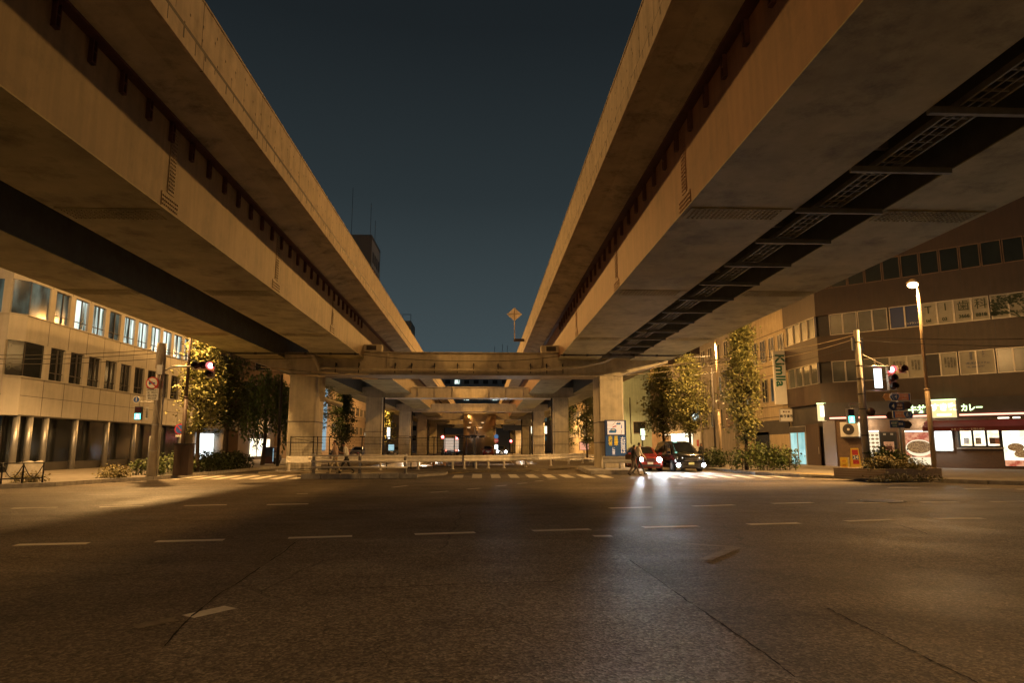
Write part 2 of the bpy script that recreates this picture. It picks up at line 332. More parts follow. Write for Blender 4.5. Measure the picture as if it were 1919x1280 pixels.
# ------------------------------------------------------------------ lamps that light the place
def point(name, loc, power, col=SODIUM, r=.12, parent=None):
    l = bpy.data.lights.new(name, 'POINT'); l.energy = power; l.color = col; l.shadow_soft_size = r
    o = bpy.data.objects.new(name, l); COL.objects.link(o); o.location = loc
    if parent is not None: o.parent = parent
    return o
def spot(name, loc, target, power, col, angle, blend=.4, r=.05, parent=None):
    l = bpy.data.lights.new(name, 'SPOT'); l.energy = power; l.color = col; l.shadow_soft_size = r; l.spot_size = angle; l.spot_blend = blend
    o = bpy.data.objects.new(name, l); COL.objects.link(o); o.location = loc
    o.rotation_euler = (Vector(target) - Vector(loc)).to_track_quat('-Z', 'Y').to_euler()
    if parent is not None: o.parent = parent
    return o
def street_lamp(label, x, y, z0, h, power, col=SODIUM, toward=(-.55, 0), cut=None, aim=(0, 0), blend=.35, pm=None, soft=.15, lens=.24):
    t = thing("street_lamp", label, "street lamp", (x, y, z0), 0, "sodium street lamps")
    a = MB(); a.tube([(0, 0, 0), (0, 0, h * .42)], .105, 10); a.tube([(0, 0, h * .42), (0, 0, h * .43)], .12, 10); a.tube([(0, 0, h * .43), (0, 0, h - .25)], .08, 10, 0, .06)
    a.box(-.16, .16, -.16, .16, 0, .05)
    a.build("post", pm or m_lampp, t, True, True)
    hx, hy = toward
    b = MB(); b.tube([(0, 0, h - .3), (hx * .5, hy * .5, h - .02), (hx, hy, h + .02)], .045, 8)
    b.build("arm", m_lampp, t, True, True)
    c = MB(); c.tube([(hx, hy, h + .16), (hx, hy, h + .06), (hx, hy, h + .0)], .10, 10, 0, lens * 1.25); c.build("shade", m_lampp, t, True, True)
    d = MB(); d.ball((hx, hy, h - .12), lens, 12, 0, .62); d.build("lens", e_lamp, t, True, True)
    if cut: spot("lamp_light", (hx, hy, h - .42), (hx + aim[0], hy + aim[1], 0), power, col, R(cut), blend, soft, t)
    else: point("lamp_light", (hx, hy, h - .42), power, col, .15, t)
    return t

# ================================================================== THE SETTING: ground, pavements, underpass, markings
def quadsheet(name, polys, z, mat):
    a = MB()
    for p in polys: a.add([(q[0], q[1], z) for q in p], [list(range(len(p)))])
    return struct(a.build(name, mat))
HOLE = [(-8.4, 46.8), (4.6, 56.5), (4.6, 128), (-8.4, 128)]
BIG = [(-400, -200), (400, -200), (400, 700), (-400, 700)]
g = MB(); g.add([(x, y, 0) for x, y in BIG + HOLE], [(0, 1, 5, 4), (1, 2, 6, 5), (2, 3, 7, 6), (3, 0, 4, 7)]); struct(g.build("road", m_asph))
def rz_(y): return -2.05 * (128 - y) / 80.0
u = MB(); u.add([(-8.4, 40, rz_(40)), (4.6, 40, rz_(40)), (4.6, 128, 0), (-8.4, 128, 0)], [(0, 1, 2, 3)])
struct(u.build("underpass_road", m_asph2))
u = MB()
u.add([(-8.4, 40, rz_(40)), (-8.4, 40, -.004), (-8.4, 128, -.004), (-8.4, 128, -.05)], [(0, 3, 2, 1)])
u.add([(4.6, 40, rz_(40)), (4.6, 40, -.004), (4.6, 128, -.004), (4.6, 128, -.05)], [(0, 1, 2, 3)])
struct(u.build("underpass_wall", m_conc))
u = MB()
for x in (-8.0, -1.9, 4.2):
    u.add([(x - .08, 42, rz_(42) + .006), (x + .08, 42, rz_(42) + .006), (x + .08, 127, rz_(127) + .006), (x - .08, 127, rz_(127) + .006)], [(0, 1, 2, 3)])
struct(u.build("underpass_lane_marking", m_white))
for k, (x, y) in enumerate(((-8.33, 58), (4.53, 66), (-8.33, 74), (4.53, 82), (-8.33, 92))):  # wall fixtures and lights added to brighten the underpass road
    t = thing("underpass_fill_lamp", "added white fill lamp on the %s wall of the underpass ramp, %s" % (("left", "right")[k % 2], ("nearest on that side", "nearest on that side", "second on that side", "second on that side", "third on that side")[k]), "wall lamp", (x, y, 0), 0, "added underpass fill lamps")
    MB().box(x - .06, x + .06, y - .5, y + .5, -.34, -.16).build("housing", m_galv, t); MB().box(min(x, x + (.09 if x < 0 else -.09)), max(x, x + (.09 if x < 0 else -.09)), y - .45, y + .45, -.31, -.19).build("lens", e_white, t)
    point("lamp_light", (x + (.6 if x < 0 else -.6), y, -.55), 170, (1, .88, .72), .2)
# pavements (a real kerb step) and the median island round the underpass
WL = [(-200, 22), (-19.5, 24.9), (-17.6, 25.9), (-16.6, 27.5), (-16.1, 30.0), (-15.3, 32.6), (-15, 35), (-15, 300), (-200, 300)]
WR = [(200, 12), (34, 20.5), (24, 25.0), (20.6, 27.5), (17.8, 31.2), (16.0, 34.2), (15.0, 37.2), (15, 300), (200, 300)]
struct(MB().prism(WL, -.02, .15).build("pavement", m_walk))
struct(MB().prism(WR[::-1], -.02, .15).build("pavement", m_walk))
def kerb_line(pts, w, z0, z1):
    a = MB()
    for p, q in zip(pts, pts[1:]):
        p, q = Vector((*p, 0)), Vector((*q, 0)); L_ = (q - p).length; n = max(1, int(L_ / 1.2))
        a.frame(p, math.atan2(q.y - p.y, q.x - p.x))
        for i in range(n): a.box(L_ * i / n + .006, L_ * (i + 1) / n - .006, -w / 2, w / 2, z0, z1)
    return a
struct(kerb_line([(-60, 24.0), (-19.5, 24.85), (-17.5, 25.85), (-16.5, 27.5), (-16.0, 30.0), (-15.2, 32.6), (-14.9, 35), (-14.9, 150)], .2, -.02, .165).build("kerb", m_kerb))
struct(kerb_line([(60, 18.6), (34, 20.4), (24, 24.9), (20.5, 27.4), (17.7, 31.1), (15.9, 34.1), (14.9, 37.2), (14.9, 150)], .2, -.02, .165).build("kerb", m_kerb))
MED = [(-12.4, 38.9), (-8.0, 39.2), (-1.5, 40.8), (3.0, 43.0), (6.6, 47.5), (9.3, 57.0), (9.3, 175), (4.6, 175), (4.6, 56.5), (-8.4, 46.8), (-8.4, 175), (-12.4, 175)]
a = MB(); n_ = len(MED); a.add([(x, y, .12) for x, y in MED] + [(x, y, -.02) for x, y in MED], [list(range(n_))] + [(i, n_ + i, n_ + (i + 1) % n_, (i + 1) % n_) for i in range(n_)])
struct(a.build("median_island", M("median_ground", (.13, .105, .07), .95, 0, .4, 2.5, .5, 0, .4)))
# painted marks: dashes measured on the photograph, laid on the road
dash = MB()
def stripe(b, p, q, w, z=.004):
    p, q = Vector((p[0], p[1], 0)), Vector((q[0], q[1], 0)); t = (q - p).normalized(); s_ = Vector((-t.y, t.x, 0)) * w / 2; up = Vector((0, 0, z))
    b.add([p - s_ + up, q - s_ + up, q + s_ + up, p + s_ + up], [(0, 1, 2, 3)])
for (x0, y0, x1, y1) in [(30, 1022, 166, 1019), (292, 1015.5, 420, 1012.5), (540, 1009, 660, 1005.5), (777, 1002, 890, 998.5), (998, 995.5, 1106, 992.5), (1205, 989, 1308, 986.5), (1402, 983.5, 1498, 981), (1585, 977.5, 1675, 974.5), (1755, 973, 1842, 972),
                         (22, 953.5, 107, 951.5), (186, 951, 269, 948.5), (345, 948.3, 425, 946.6), (500, 946.4, 578, 945), (1142, 953, 1221, 951.2), (1299, 949.3, 1376, 946.8), (1447, 944.4, 1522, 942.4), (1588, 943.5, 1660, 942.5), (1726, 941.8, 1795, 941.6), (1856, 940.8, 1930, 940.3),
                         (1664, 914.5, 1722, 914.2), (1807, 916.8, 1857, 916.8), (1905, 917.5, 1950, 917.5)]:
    stripe(dash, gnd(x0, y0), gnd(x1, y1), .23)
for (x0, y0, x1, y1) in [(735, 914, 764, 910.5), (806, 923.5, 840, 921.2), (875, 917.5, 900, 915.5), (930, 911.5, 950, 910), (970, 907, 988, 905.8), (1002, 902.6, 1018, 901.2), (1028, 898.8, 1045, 897.3), (556, 926, 577, 925.5)]:
    stripe(dash, gnd(x0, y0), gnd(x1, y1), .14)
p, q = gnd(1112, 1005.5), gnd(1146, 1005); stripe(dash, p, q, .22)
p, q = gnd(352, 1157), gnd(432, 1139); stripe(dash, p, q, .19)
struct(dash.build("lane_marking", M("worn_lane_paint", (.92, .87, .77), .7, 0, .12, 14, .1, 0, .25)))
fad = MB(); stripe(fad, gnd(252, 1176), gnd(330, 1162), .16, .005)
arrow = [gnd(1286, 1020), gnd(1380, 1026), gnd(1322, 1050)]
stripe(fad, arrow[0], arrow[1], .17, .005); stripe(fad, arrow[1], arrow[2], .17, .005)
struct(fad.build("worn_arrow_marking", M("faint_road_paint", (.30, .25, .18), .6, 0, .3, 9, .3, 0, .3, spec=.3)))
zeb = MB()
def zebra(x0, x1, x2, x3, yt, yb):
    p = [gnd(x0, yb), gnd(x1, yb), gnd(x3, yt), gnd(x2, yt)]; zeb.add([(v.x, v.y, .004) for v in p], [(0, 1, 2, 3)])
for (xa, xb, xc, xd, yt, yb) in [(847, 867, 852, 869, 890.6, 896), (884, 903, 886, 903, 889, 896.3), (921, 939, 919, 935, 889.2, 896.3), (957, 974, 951, 967, 889.4, 896), (992, 1011, 983, 999, 889.6, 896), (1026, 1044, 1015, 1031, 889.8, 896), (1060, 1080, 1046, 1062, 890, 896), (1095, 1117, 1079, 1096, 890, 896), (1131, 1151, 1113, 1130, 890, 896)]:
    zebra(xa, xb, xc, xd, yt, yb)
for i in range(11):
    x = 9.2 + i * .92; zeb.add([(x, 33.4, .004), (x + .46, 33.5, .004), (x + .46 + .35, 36.7, .004), (x + .35, 36.6, .004)], [(0, 1, 2, 3)])
for i in range(8):
    x = -14.6 + i * .9; zeb.add([(x, 33.2, .004), (x + .45, 33.0, .004), (x + .2, 37.2, .004), (x - .25, 37.4, .004)], [(0, 1, 2, 3)])
for i in range(6):
    x = 16 + i * 1.6; zeb.add([(26 + i * .9, 21.3 - i * .42, .004), (26.45 + i * .9, 21.1 - i * .42, .004), (24.4 + i * .9, 17.5 - i * .42, .004), (23.95 + i * .9, 17.7 - i * .42, .004)], [(0, 1, 2, 3)])
struct(zeb.build("crosswalk_marking", M("crosswalk_paint", (.78, .72, .60), .7, 0, .18, 12, .1, 0, .35)))
tact = MB(); p, q = gnd(783, 891.5), gnd(868, 886.5); stripe(tact, p, q, .45, .006)
p, q = gnd(20, 905, .16), gnd(20, 905, .16)
stripe(tact, (16.3, 35.5), (19.2, 31.6), .5, .158); stripe(tact, (23.0, 27.2), (27, 25.0), .5, .158)
struct(tact.build("tactile_paving", m_yellowp))
patch = [gnd(*q) for q in [(560, 1010), (1130, 1012), (1180, 1050), (1280, 1121), (1397, 1201), (1500, 1279), (1700, 1500), (120, 1500), (250, 1279), (350, 1165), (470, 1078)]]
struct(MB().add([(v.x, v.y, .003) for v in patch], [list(range(len(patch)))]).build("road_patch", m_asph2))
crk = MB(); random.seed(3)
for line in [[(1551, 1141), (1580, 1157), (1610, 1172), (1644, 1187), (1680, 1206), (1716, 1225), (1765, 1250), (1809, 1270), (1850, 1292)], [(1650, 978), (1685, 985), (1720, 995), (1747, 1005)], [(1180, 1051), (1280, 1122), (1330, 1155), (1397, 1202), (1440, 1232), (1500, 1279)], [(560, 1012), (525, 1040), (470, 1078), (410, 1115), (350, 1165), (300, 1222)], [(640, 1106), (900, 1094), (1080, 1090)]]:
    pts = []
    for (xa, ya), (xb, yb) in zip(line, line[1:]):
        for k in range(6): pts.append(gnd(xa + (xb - xa) * k / 6 + random.uniform(-1.5, 1.5), ya + (yb - ya) * k / 6 + random.uniform(-.8, .8)))
    for p, q in zip(pts, pts[1:]): stripe(crk, p, q, random.uniform(.004, .022), .0065)
struct(crk.build("road_crack", M("crack_dark", (.012, .01, .008), .9)))
mh = gnd(1652, 939.5); a = MB().frame((mh.x, mh.y, 0)); a.tube([(0, 0, .001), (0, 0, .012)], .62, 28)
t = thing("manhole_cover", "round ribbed steel manhole cover in the far lane of the cross street", "manhole cover", (mh.x, mh.y, 0))
a.build("frame", m_dkst, t); a = MB().frame((mh.x, mh.y, 0)); a.tube([(0, 0, .012), (0, 0, .016)], .54, 28)
for i in range(-5, 6):
    L_ = math.sqrt(max(.0, .5 ** 2 - (i * .09) ** 2)); a.box(-L_, L_, i * .09 - .018, i * .09 + .018, .016, .021)
a.build("lid", M("polished_iron", (.5, .48, .46), .3, .9, .1, 8), t)

# ================================================================== THE ELEVATED HIGHWAYS
Y0, Y1 = -34.0, 185.0
GB, WT, SE, PT = 6.90, 9.02, 9.19, 10.68      # girder bottom, web top, slab edge bottom, parapet top
def splice(parent, mat, X, s, Yc, x_in, x_out, soffit=True):
    """bolted field joint: web strip, foot strip and rows of bolts on the inner web, and the strip under the box"""
    a = MB(); t = .018 * s
    def bx(x0, x1, *r): a.box(min(x0, x1), max(x0, x1), *r)
    bx(X, X + t, Yc - .17, Yc + .17, GB + .45, WT - .12); bx(X, X + t, Yc - .42, Yc + .42, GB + .03, GB + .40)
    for k in range(4):
        for j in range(17): bx(X + t, X + t + .02 * s, Yc - .13 + k * .075, Yc - .095 + k * .075, GB + .52 + j * .092, GB + .555 + j * .092)
    for k in range(9):
        for j in range(3): bx(X + t, X + t + .02 * s, Yc - .38 + k * .09, Yc - .345 + k * .09, GB + .09 + j * .1, GB + .125 + j * .1)
    a.build("splice_plate", mat, parent)
def soffit_joint(parent, mat, Yc, x0, x1):
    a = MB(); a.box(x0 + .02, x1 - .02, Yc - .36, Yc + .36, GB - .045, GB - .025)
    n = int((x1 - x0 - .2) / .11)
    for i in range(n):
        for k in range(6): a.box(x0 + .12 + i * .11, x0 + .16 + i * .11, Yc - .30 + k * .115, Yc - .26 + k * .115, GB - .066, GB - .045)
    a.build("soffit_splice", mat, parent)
def highway(label, s, xe, boxes, xo, m_web, joints):
    """s = +1 when the open slot between the two decks lies on the +x side; xe inner slab edge, xo outer slab edge"""
    t = thing("elevated_highway", label, "elevated highway", ((xe + xo) / 2, 0, 0))
    lo, hi = min(xe, xo), max(xe, xo)
    a = MB(); a.box(lo, hi, Y0, Y1, SE, SE + .3)
    for (b0, b1) in boxes: a.prof([(b0 - .35, WT + .055), (b1 + .35, WT + .055), (b1 + .9, SE), (b0 - .9, SE)], Y0, Y1)
    a.build("deck_slab", m_slab, t)
    for x in (xe, xo):
        sg = s if x == xe else -s
        a = MB()
        def P(pts): a.prof([(x + sg * px, z) for px, z in pts][::(1 if sg > 0 else -1)], Y0, Y1)
        P([(-.28, SE + .3), (-.28, PT), (-.02, PT + .0), (-.02, SE + .46), (-.02, SE + .3)])
        a.build("parapet", m_para, t)
        a = MB(); P([(-.16, SE + .40), (-.02, SE + .40), (.05, SE + .34), (.05, SE - .03), (-.02, SE - .03), (-.02, SE + .30)][::1])
        if x == xe:
            y = Y0 + .3
            while y < 60:
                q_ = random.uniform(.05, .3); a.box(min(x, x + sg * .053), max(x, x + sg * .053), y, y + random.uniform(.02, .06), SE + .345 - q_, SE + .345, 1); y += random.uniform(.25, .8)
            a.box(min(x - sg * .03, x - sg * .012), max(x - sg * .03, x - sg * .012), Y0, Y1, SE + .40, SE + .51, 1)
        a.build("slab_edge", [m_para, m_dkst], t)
        if x == xe:
            a = MB(); a.box(min(x - sg * .3, x + sg * .0), max(x - sg * .3, x), Y0, Y1, PT, PT + .05); a.build("coping", m_para, t)
    for k, (b0, b1) in enumerate(boxes):
        a = MB(); tt = .02
        a.box(b0 + tt, b1 - tt, Y0, Y1, GB + .03, GB + .05)
        in0, in1 = (b1, b0) if s > 0 else (b0, b1)                # inner (slot side of the pair) and outer webs
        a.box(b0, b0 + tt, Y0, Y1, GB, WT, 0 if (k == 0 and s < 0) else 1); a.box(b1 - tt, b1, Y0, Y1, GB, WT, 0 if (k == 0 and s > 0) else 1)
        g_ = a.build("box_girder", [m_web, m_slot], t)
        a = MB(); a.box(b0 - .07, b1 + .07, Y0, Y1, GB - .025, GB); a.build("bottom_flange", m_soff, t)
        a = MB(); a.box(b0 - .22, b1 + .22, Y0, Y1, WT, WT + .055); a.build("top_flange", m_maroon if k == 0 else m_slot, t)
        for jy in joints: soffit_joint(t, m_soff, jy, b0, b1)
    inner = boxes[0]; X = inner[1] if s > 0 else inner[0]
    for jy in joints: splice(t, m_web, X, s, jy, *inner)
    y = 3.2
    while y < 41.5:                                        # steel hanger lugs under the top flange
        a = MB(); d = s * .085
        x0, x1 = min(X, X + d), max(X, X + d)
        a.box(x0, x1, y, y + .03, WT - .46, WT); a.box(x0, x1, y + .12, y + .145, WT - .46, WT); a.box(x0, x1, y + .03, y + .12, WT - .46, WT - .43); a.box(x0, x1, y + .03, y + .12, WT - .24, WT - .21)
        a.build("hanger_lug", m_maroon, t); y += 1.1
    (a0, a1), (c0, c1) = sorted(boxes)
    y = -8.0
    while y < 150:                                          # cross frames between the two boxes
        if abs((y - 42) % 27.4) > 1.2:
            a = MB(); a.box(a1, c0, y - .08, y + .08, GB + 1.35, GB + 1.52); a.tube([(a1, y, GB + 1.4), ((a1 + c0) / 2, y, WT - .1)], .07, 4); a.tube([(c0, y, GB + 1.4), ((a1 + c0) / 2, y, WT - .1)], .07, 4)
            a.tube([(c0 if s > 0 else a1, y, GB + .15), ((a1 + c0) / 2, y, GB + 1.4)], .1, 4)
            a.build("cross_frame", m_frame, t)
        y += 5.6
    return t
hl = highway("long left-hand elevated highway of tan box girders over the crossing", 1, -5.86, [(-9.78, -7.36), (-14.55, -12.2)], -16.0, m_girdL, [15.6, 23.9, 33.0])
hr = highway("long right-hand elevated highway of russet box girders above the parked cars", -1, 3.26, [(4.66, 7.05), (9.2, 11.6)], 13.2, m_girdR, [15.0, 23.2, 33.6])
# cable ladder and its hangers under the right-hand deck
t = thing("cable_ladder", "long grey cable ladder hung in the dark slot under the right-hand deck", "cable ladder", (7.9, 20, GB + .1))
a = MB()
for x in (7.62, 8.12): a.box(x - .02, x + .02, Y0, 41.8, GB + .02, GB + .13)
for x in (7.79, 7.96): a.box(x - .012, x + .012, Y0, 41.8, GB + .035, GB + .05)
y = Y0
while y < 41.5: a.box(7.645, 8.095, y, y + .035, GB + .05, GB + .09); y += .30
a.build("rungs", m_ladder, t)
y = 2.9
while y < 41: MB().box(7.12, 9.13, y, y + .09, GB - .10, GB + .015).build("support_bar", m_ladder, t); y += 2.35

for t_, x0, x1 in ((hl, -14.7, -7.2), (hr, 4.5, 11.75)):
    a = MB(); a.tube([(x0, 39.4, GB - .09), (x1, 39.4, GB - .09)], .045, 8); a.build("soffit_conduit", m_dkst, t_)
    for x in np.linspace(x0 + .2, x1 - .2, 6): MB().box(x - .06, x + .06, 39.33, 39.47, GB - .15, GB - .02).build("conduit_clamp", m_dkst, t_)
# portal piers, one thing each
def portal(k, y, first=False):
    names = ["nearest concrete and steel portal pier spanning the median, with pipes along its crossbeam", "second portal pier behind the nearest one", "third portal pier back under the highways", "fourth portal pier back under the highways", "fifth portal pier back under the highways", "farthest portal pier visible at the end of the median"]
    t = thing("portal_pier", names[k], "bridge pier", (-1.3, y, 0), 0, "portal piers under the elevated highways")
    zb, zt = (5.87, 7.26) if first else (6.42, 7.50)
    for (x0, x1) in ((-11.8, -10.2), (7.15, 8.68)):
        a = MB(); c = .08
        a.prism([(x0 + c, y), (x1 - c, y), (x1, y + c), (x1, y + 2.3 - c), (x1 - c, y + 2.3), (x0 + c, y + 2.3), (x0, y + 2.3 - c), (x0, y + c)], 0, zb)
        for z in (1.75, 3.0): a.box(x0 - .03, x1 + .03, y - .03, y + 2.33, z, z + .045, 1)
        a.build("column", [m_conc, m_dkst], t)
    xl, xr = -14.25, 11.55
    a = MB(); yb0, yb1 = y + .05, y + 2.2
    poly = [(xl, zb + .85), (-11.6, zb + .05), (8.5, zb + .05), (xr, zb + .85), (xr, zt), (xl, zt)]
    a.prof(poly[::1], yb0, yb1); a.build("crossbeam", m_beam, t)
    a = MB(); a.box(-11.7, 8.6, y - .06, y + 2.3, zb, zb + .05); a.box(-7.0, 4.3, y - .06, y + 2.3, zt, zt + .05)
    a.build("flange", m_flange if not first else m_beam, t)
    a = MB()
    for x in ([-8.6, -6.6, -4.9, -3.1, -1.3, .5, 2.2, 4.0, 5.8] if not first else [-5.9, 3.6]):
        a.box(x - .02, x + .02, y - .045, y + .05, zb + .05, zt - .002)
        if first:
            for i in range(6):
                for j in range(9): a.box(x - .45 + i * .17, x - .41 + i * .17, y + .02, y + .052, zb + .2 + j * .13, zb + .24 + j * .13)
    a.build("stiffener", m_beam, t)
    if first:
        a = MB(); a.tube([(-9.9, y - .25, zb + .42), (-6.4, y - .25, zb + .30), (3.0, y - .25, zb + .28), (6.0, y - .25, zb + .55), (7.4, y - .25, zb + .85), (8.1, y - .2, zb + 1.2), (8.15, y + .6, zb + 1.5)], .10, 10); a.build("drain_pipe", m_beam, t, True)
        a = MB(); a.tube([(-11.0, y - .5, GB + 1.2), (-10.4, y - .45, GB + .25), (-10.15, y - .3, GB - .25), (-9.95, y - .2, zb + .3), (-9.9, y - .15, zb - .6), (-9.9, y + .3, zb - 1.3), (-9.6, y + .7, zb - 1.55), (-8.9, y + 1.5, zb - 1.75)], .14, 10); a.build("drain_pipe", m_beam, t, True)
        a = MB(); a.tube([(-9.86, y + .3, zb - .1), (-9.86, y + .35, zb - 1.3), (-9.86, y + .4, zb - 1.6)], .16, 10); a.build("downpipe", m_beam, t, True)
        for x in (-9.0, -7.6, -5.4, -4.4, -3.0, -1.6, -.6, .9, 2.9, 3.9, 4.9):
            a = MB(); a.box(x - .03, x + .03, y - .3, y + .05, zb + .55, zb + .72); a.box(x - .025, x + .025, y - .33, y - .28, zb + .1, zb + .72); a.build("pipe_bracket", m_dkst, t)
        for x in (-6.9, 4.2):                                # bearing boxes beside the girders
            a = MB(); a.box(x - .62, x + .62, y - .1, y + .6, zt + .06, zt + .5); a.build("bearing_box", m_conc, t)
            a = MB(); a.box(x - .3, x + .3, y - .13, y - .1, zt + .14, zt + .42); a.build("bearing_hatch", m_dkst, t)
    else:
        for x in (-9.95, 6.95):
            a = MB(); a.tube([(x, y - .08, .1), (x, y - .08, zb)], .09, 8); a.build("downpipe", m_dkst, t, True)
for k in range(6): portal(k, 42 + 27.4 * k, k == 0)
# plinths
t = thing("concrete_plinth", "low rough concrete plinth round the foot of the signboard column", "plinth", (7.6, 38, 0)); MB().prism([(5.9, 37.9), (8.5, 37.7), (9.0, 38.2), (9.2, 46.5), (6.4, 46.5), (5.8, 38.4)], 0, .24).build("block", m_kerb, t, bevel=.03)
t = thing("concrete_kerb_block", "long pale concrete kerb block at the front of the median, before the walkers", "kerb", (-5.6, 32, 0))
p, q = gnd(563, 898.8), gnd(783, 897.2); ang = math.atan2(q.y - p.y, q.x - p.x); L_ = (q - p).length
for i in range(6):
    a = MB().frame((p.x, p.y, 0), ang); a.box(L_ * i / 6 + .008, L_ * (i + 1) / 6 - .008, 0, .55, 0, .25); a.build("kerb_stone", m_kerb, t, bevel=.025)
for k, (pa, pb) in enumerate([((521, 887.5), (562, 886.2)), ((563, 885.5), (650, 884.5))]):
    p2, q2 = gnd(*pa), gnd(*pb); tt = thing("kerb_stone_row", ["short mauve grey kerb stones left of the white guardrail end", "grey kerb stones behind the walkers under the white guardrail"][k], "kerb", (p2.x, p2.y, 0))
    a = MB().frame((p2.x, p2.y, 0), math.atan2(q2.y - p2.y, q2.x - p2.x)); L2 = (q2 - p2).length
    for i in range(3): a.box(L2 * i / 3 + .01, L2 * (i + 1) / 3 - .01, 0, .3, 0, .2)
    a.build("stones", m_kerb, tt)

# ================================================================== GUARDRAILS AND FENCES
def wbeam(name, label, pts, posts, z=.62, z0=.12, post_r=.07, mat=m_rail, plate=None):
    t = thing(name, label, "guardrail", (pts[0][0], pts[0][1], 0))
    a = MB(); prof = [(-.02, z - .05), (.045, z + .02), (-.02, z + .10), (-.02, z + .18), (.045, z + .27), (-.02, z + .35)]
    vs = []; n = len(pts); k = len(prof)
    for i, p in enumerate(pts):
        d = Vector((pts[min(i + 1, n - 1)][0] - pts[max(i - 1, 0)][0], pts[min(i + 1, n - 1)][1] - pts[max(i - 1, 0)][1], 0)).normalized(); nn = Vector((d.y, -d.x, 0))
        vs += [Vector((p[0], p[1], 0)) + nn * (o_ + .12) + Vector((0, 0, h_)) for o_, h_ in prof] + [Vector((p[0], p[1], 0)) + nn * (o_ + .105) + Vector((0, 0, h_)) for o_, h_ in prof[::-1]]
    m_ = 2 * k
    fs = [(i * m_ + j, (i + 1) * m_ + j, (i + 1) * m_ + (j + 1) % m_, i * m_ + (j + 1) % m_) for i in range(n - 1) for j in range(m_)] + [list(range(m_)), list(range((n - 1) * m_, n * m_))[::-1]]
    a.add(vs, fs); a.build("beam", mat, t)
    for (x, y) in posts:
        b = MB(); b.tube([(x, y, z0), (x, y, z + .3)], post_r, 10); b.tube([(x, y, z0), (x, y, z0 + .02)], post_r * 1.9, 10); b.build("post", mat, t, True)
    if plate:
        x0, x1, y = plate; MB().box(x0, x1, y - .19, y - .135, z - .02, z + .36).build("end_plate", m_white, t)
    return t
yB = lambda x: 40.6 + (x + 11.3) * .34
pts = [(x, yB(x)) for x in np.linspace(-11.3, -1.35, 12)]
wbeam("guardrail", "cream guardrail with white end plate, behind the two walkers", pts, [(x, yB(x)) for x in (-11.2, -9.75, -6.2, -4.0, -1.9)], plate=(-11.35, -10.1, 40.7))
c_pts = [(-1.25, 44.6), (.3, 45.3), (2.0, 46.7), (3.6, 49.0), (5.2, 52.0), (6.8, 55.2), (8.3, 58.6), (8.9, 60.5)]
wbeam("guardrail", "curving cream guardrail in front of the underpass opening", c_pts, [(-1.2, 44.6), (-.45, 45.0), (.35, 45.4), (1.4, 46.2), (3.0, 48.2), (5.1, 51.9), (6.9, 55.5), (8.6, 59.4)])
wbeam("guardrail", "short double guardrail on posts below the blue warning board", [(7.0, 40.2), (8.85, 40.2)], [(7.1, 40.2), (8.0, 40.2), (8.75, 40.2)], z=.62, z0=.23, mat=m_galv)
# pipe rail on the kerb block
t = thing("pipe_guardrail", "three-pipe steel guardrail on the kerb block, in front of the walkers", "guardrail", (-8, 33.3, .24))
pr = [Vector((gnd(x, 888.3, .25).x, gnd(x, 888.3, .25).y, .25)) for x in (587, 673.6, 759.5)]
for p in pr: a = MB(); a.tube([p, p + Vector((0, 0, .88))], .075, 12); a.tube([p, p + Vector((0, 0, .03))], .13, 12); a.ball(tuple(p + Vector((0, 0, .88))), .075, 8); a.build("post", m_galv, t, True)
dv = (pr[2] - pr[0]).normalized()
for z in (.84, .58, .30): a = MB(); a.tube([pr[0] - dv * .1 + Vector((0, -.1, z)), pr[2] + dv * .1 + Vector((0, -.1, z))], .038, 8); a.build("pipe", m_rail, t, True)
# tall welded mesh fence round the underpass
t = thing("mesh_fence", "tall dark welded mesh fence with gate, in front of the left-hand columns", "fence", (-11, 41.5, .12))
fy = lambda x: 41.25 + (x + 11.4) * .50
fx = [-11.35, -10.15, -9.95, -9.3, -8.9, -7.5, -6.05, -4.6, -3.2, -1.9, -.65]
a = MB()
for x0, x1 in zip(fx, fx[1:]):
    p, q = Vector((x0, fy(x0), 0)), Vector((x1, fy(x1), 0)); n = max(2, int((q - p).length / .085))
    for i in range(1, n): r_ = p.lerp(q, i / n); a.box(r_.x - .004, r_.x + .004, r_.y - .004, r_.y + .004, .22, 2.1)
    for k in range(11): z = .22 + k * .188; a.tube([p + Vector((0, 0, z)), q + Vector((0, 0, z))], .0065, 4)
a.build("mesh_panel", m_fence, t)
for i, x in enumerate(fx):
    a = MB(); y = fy(x); a.tube([(x, y, .12), (x, y, 2.14)], .035, 8)
    if i > 4: a.box(x - .16, x + .16, y - .03, y + .03, 2.12, 2.16)
    a.build("fence_post", m_fence, t)
a = MB()
for z in (.2, 2.1): a.tube([(fx[0], fy(fx[0]), z), (fx[-1], fy(fx[-1]), z)], .02, 6)
a.tube([(fx[0], fy(fx[0]) - .02, 2.05), (fx[1], fy(fx[1]) - .02, 1.8)], .015, 6); a.build("fence_rail", m_fence, t)
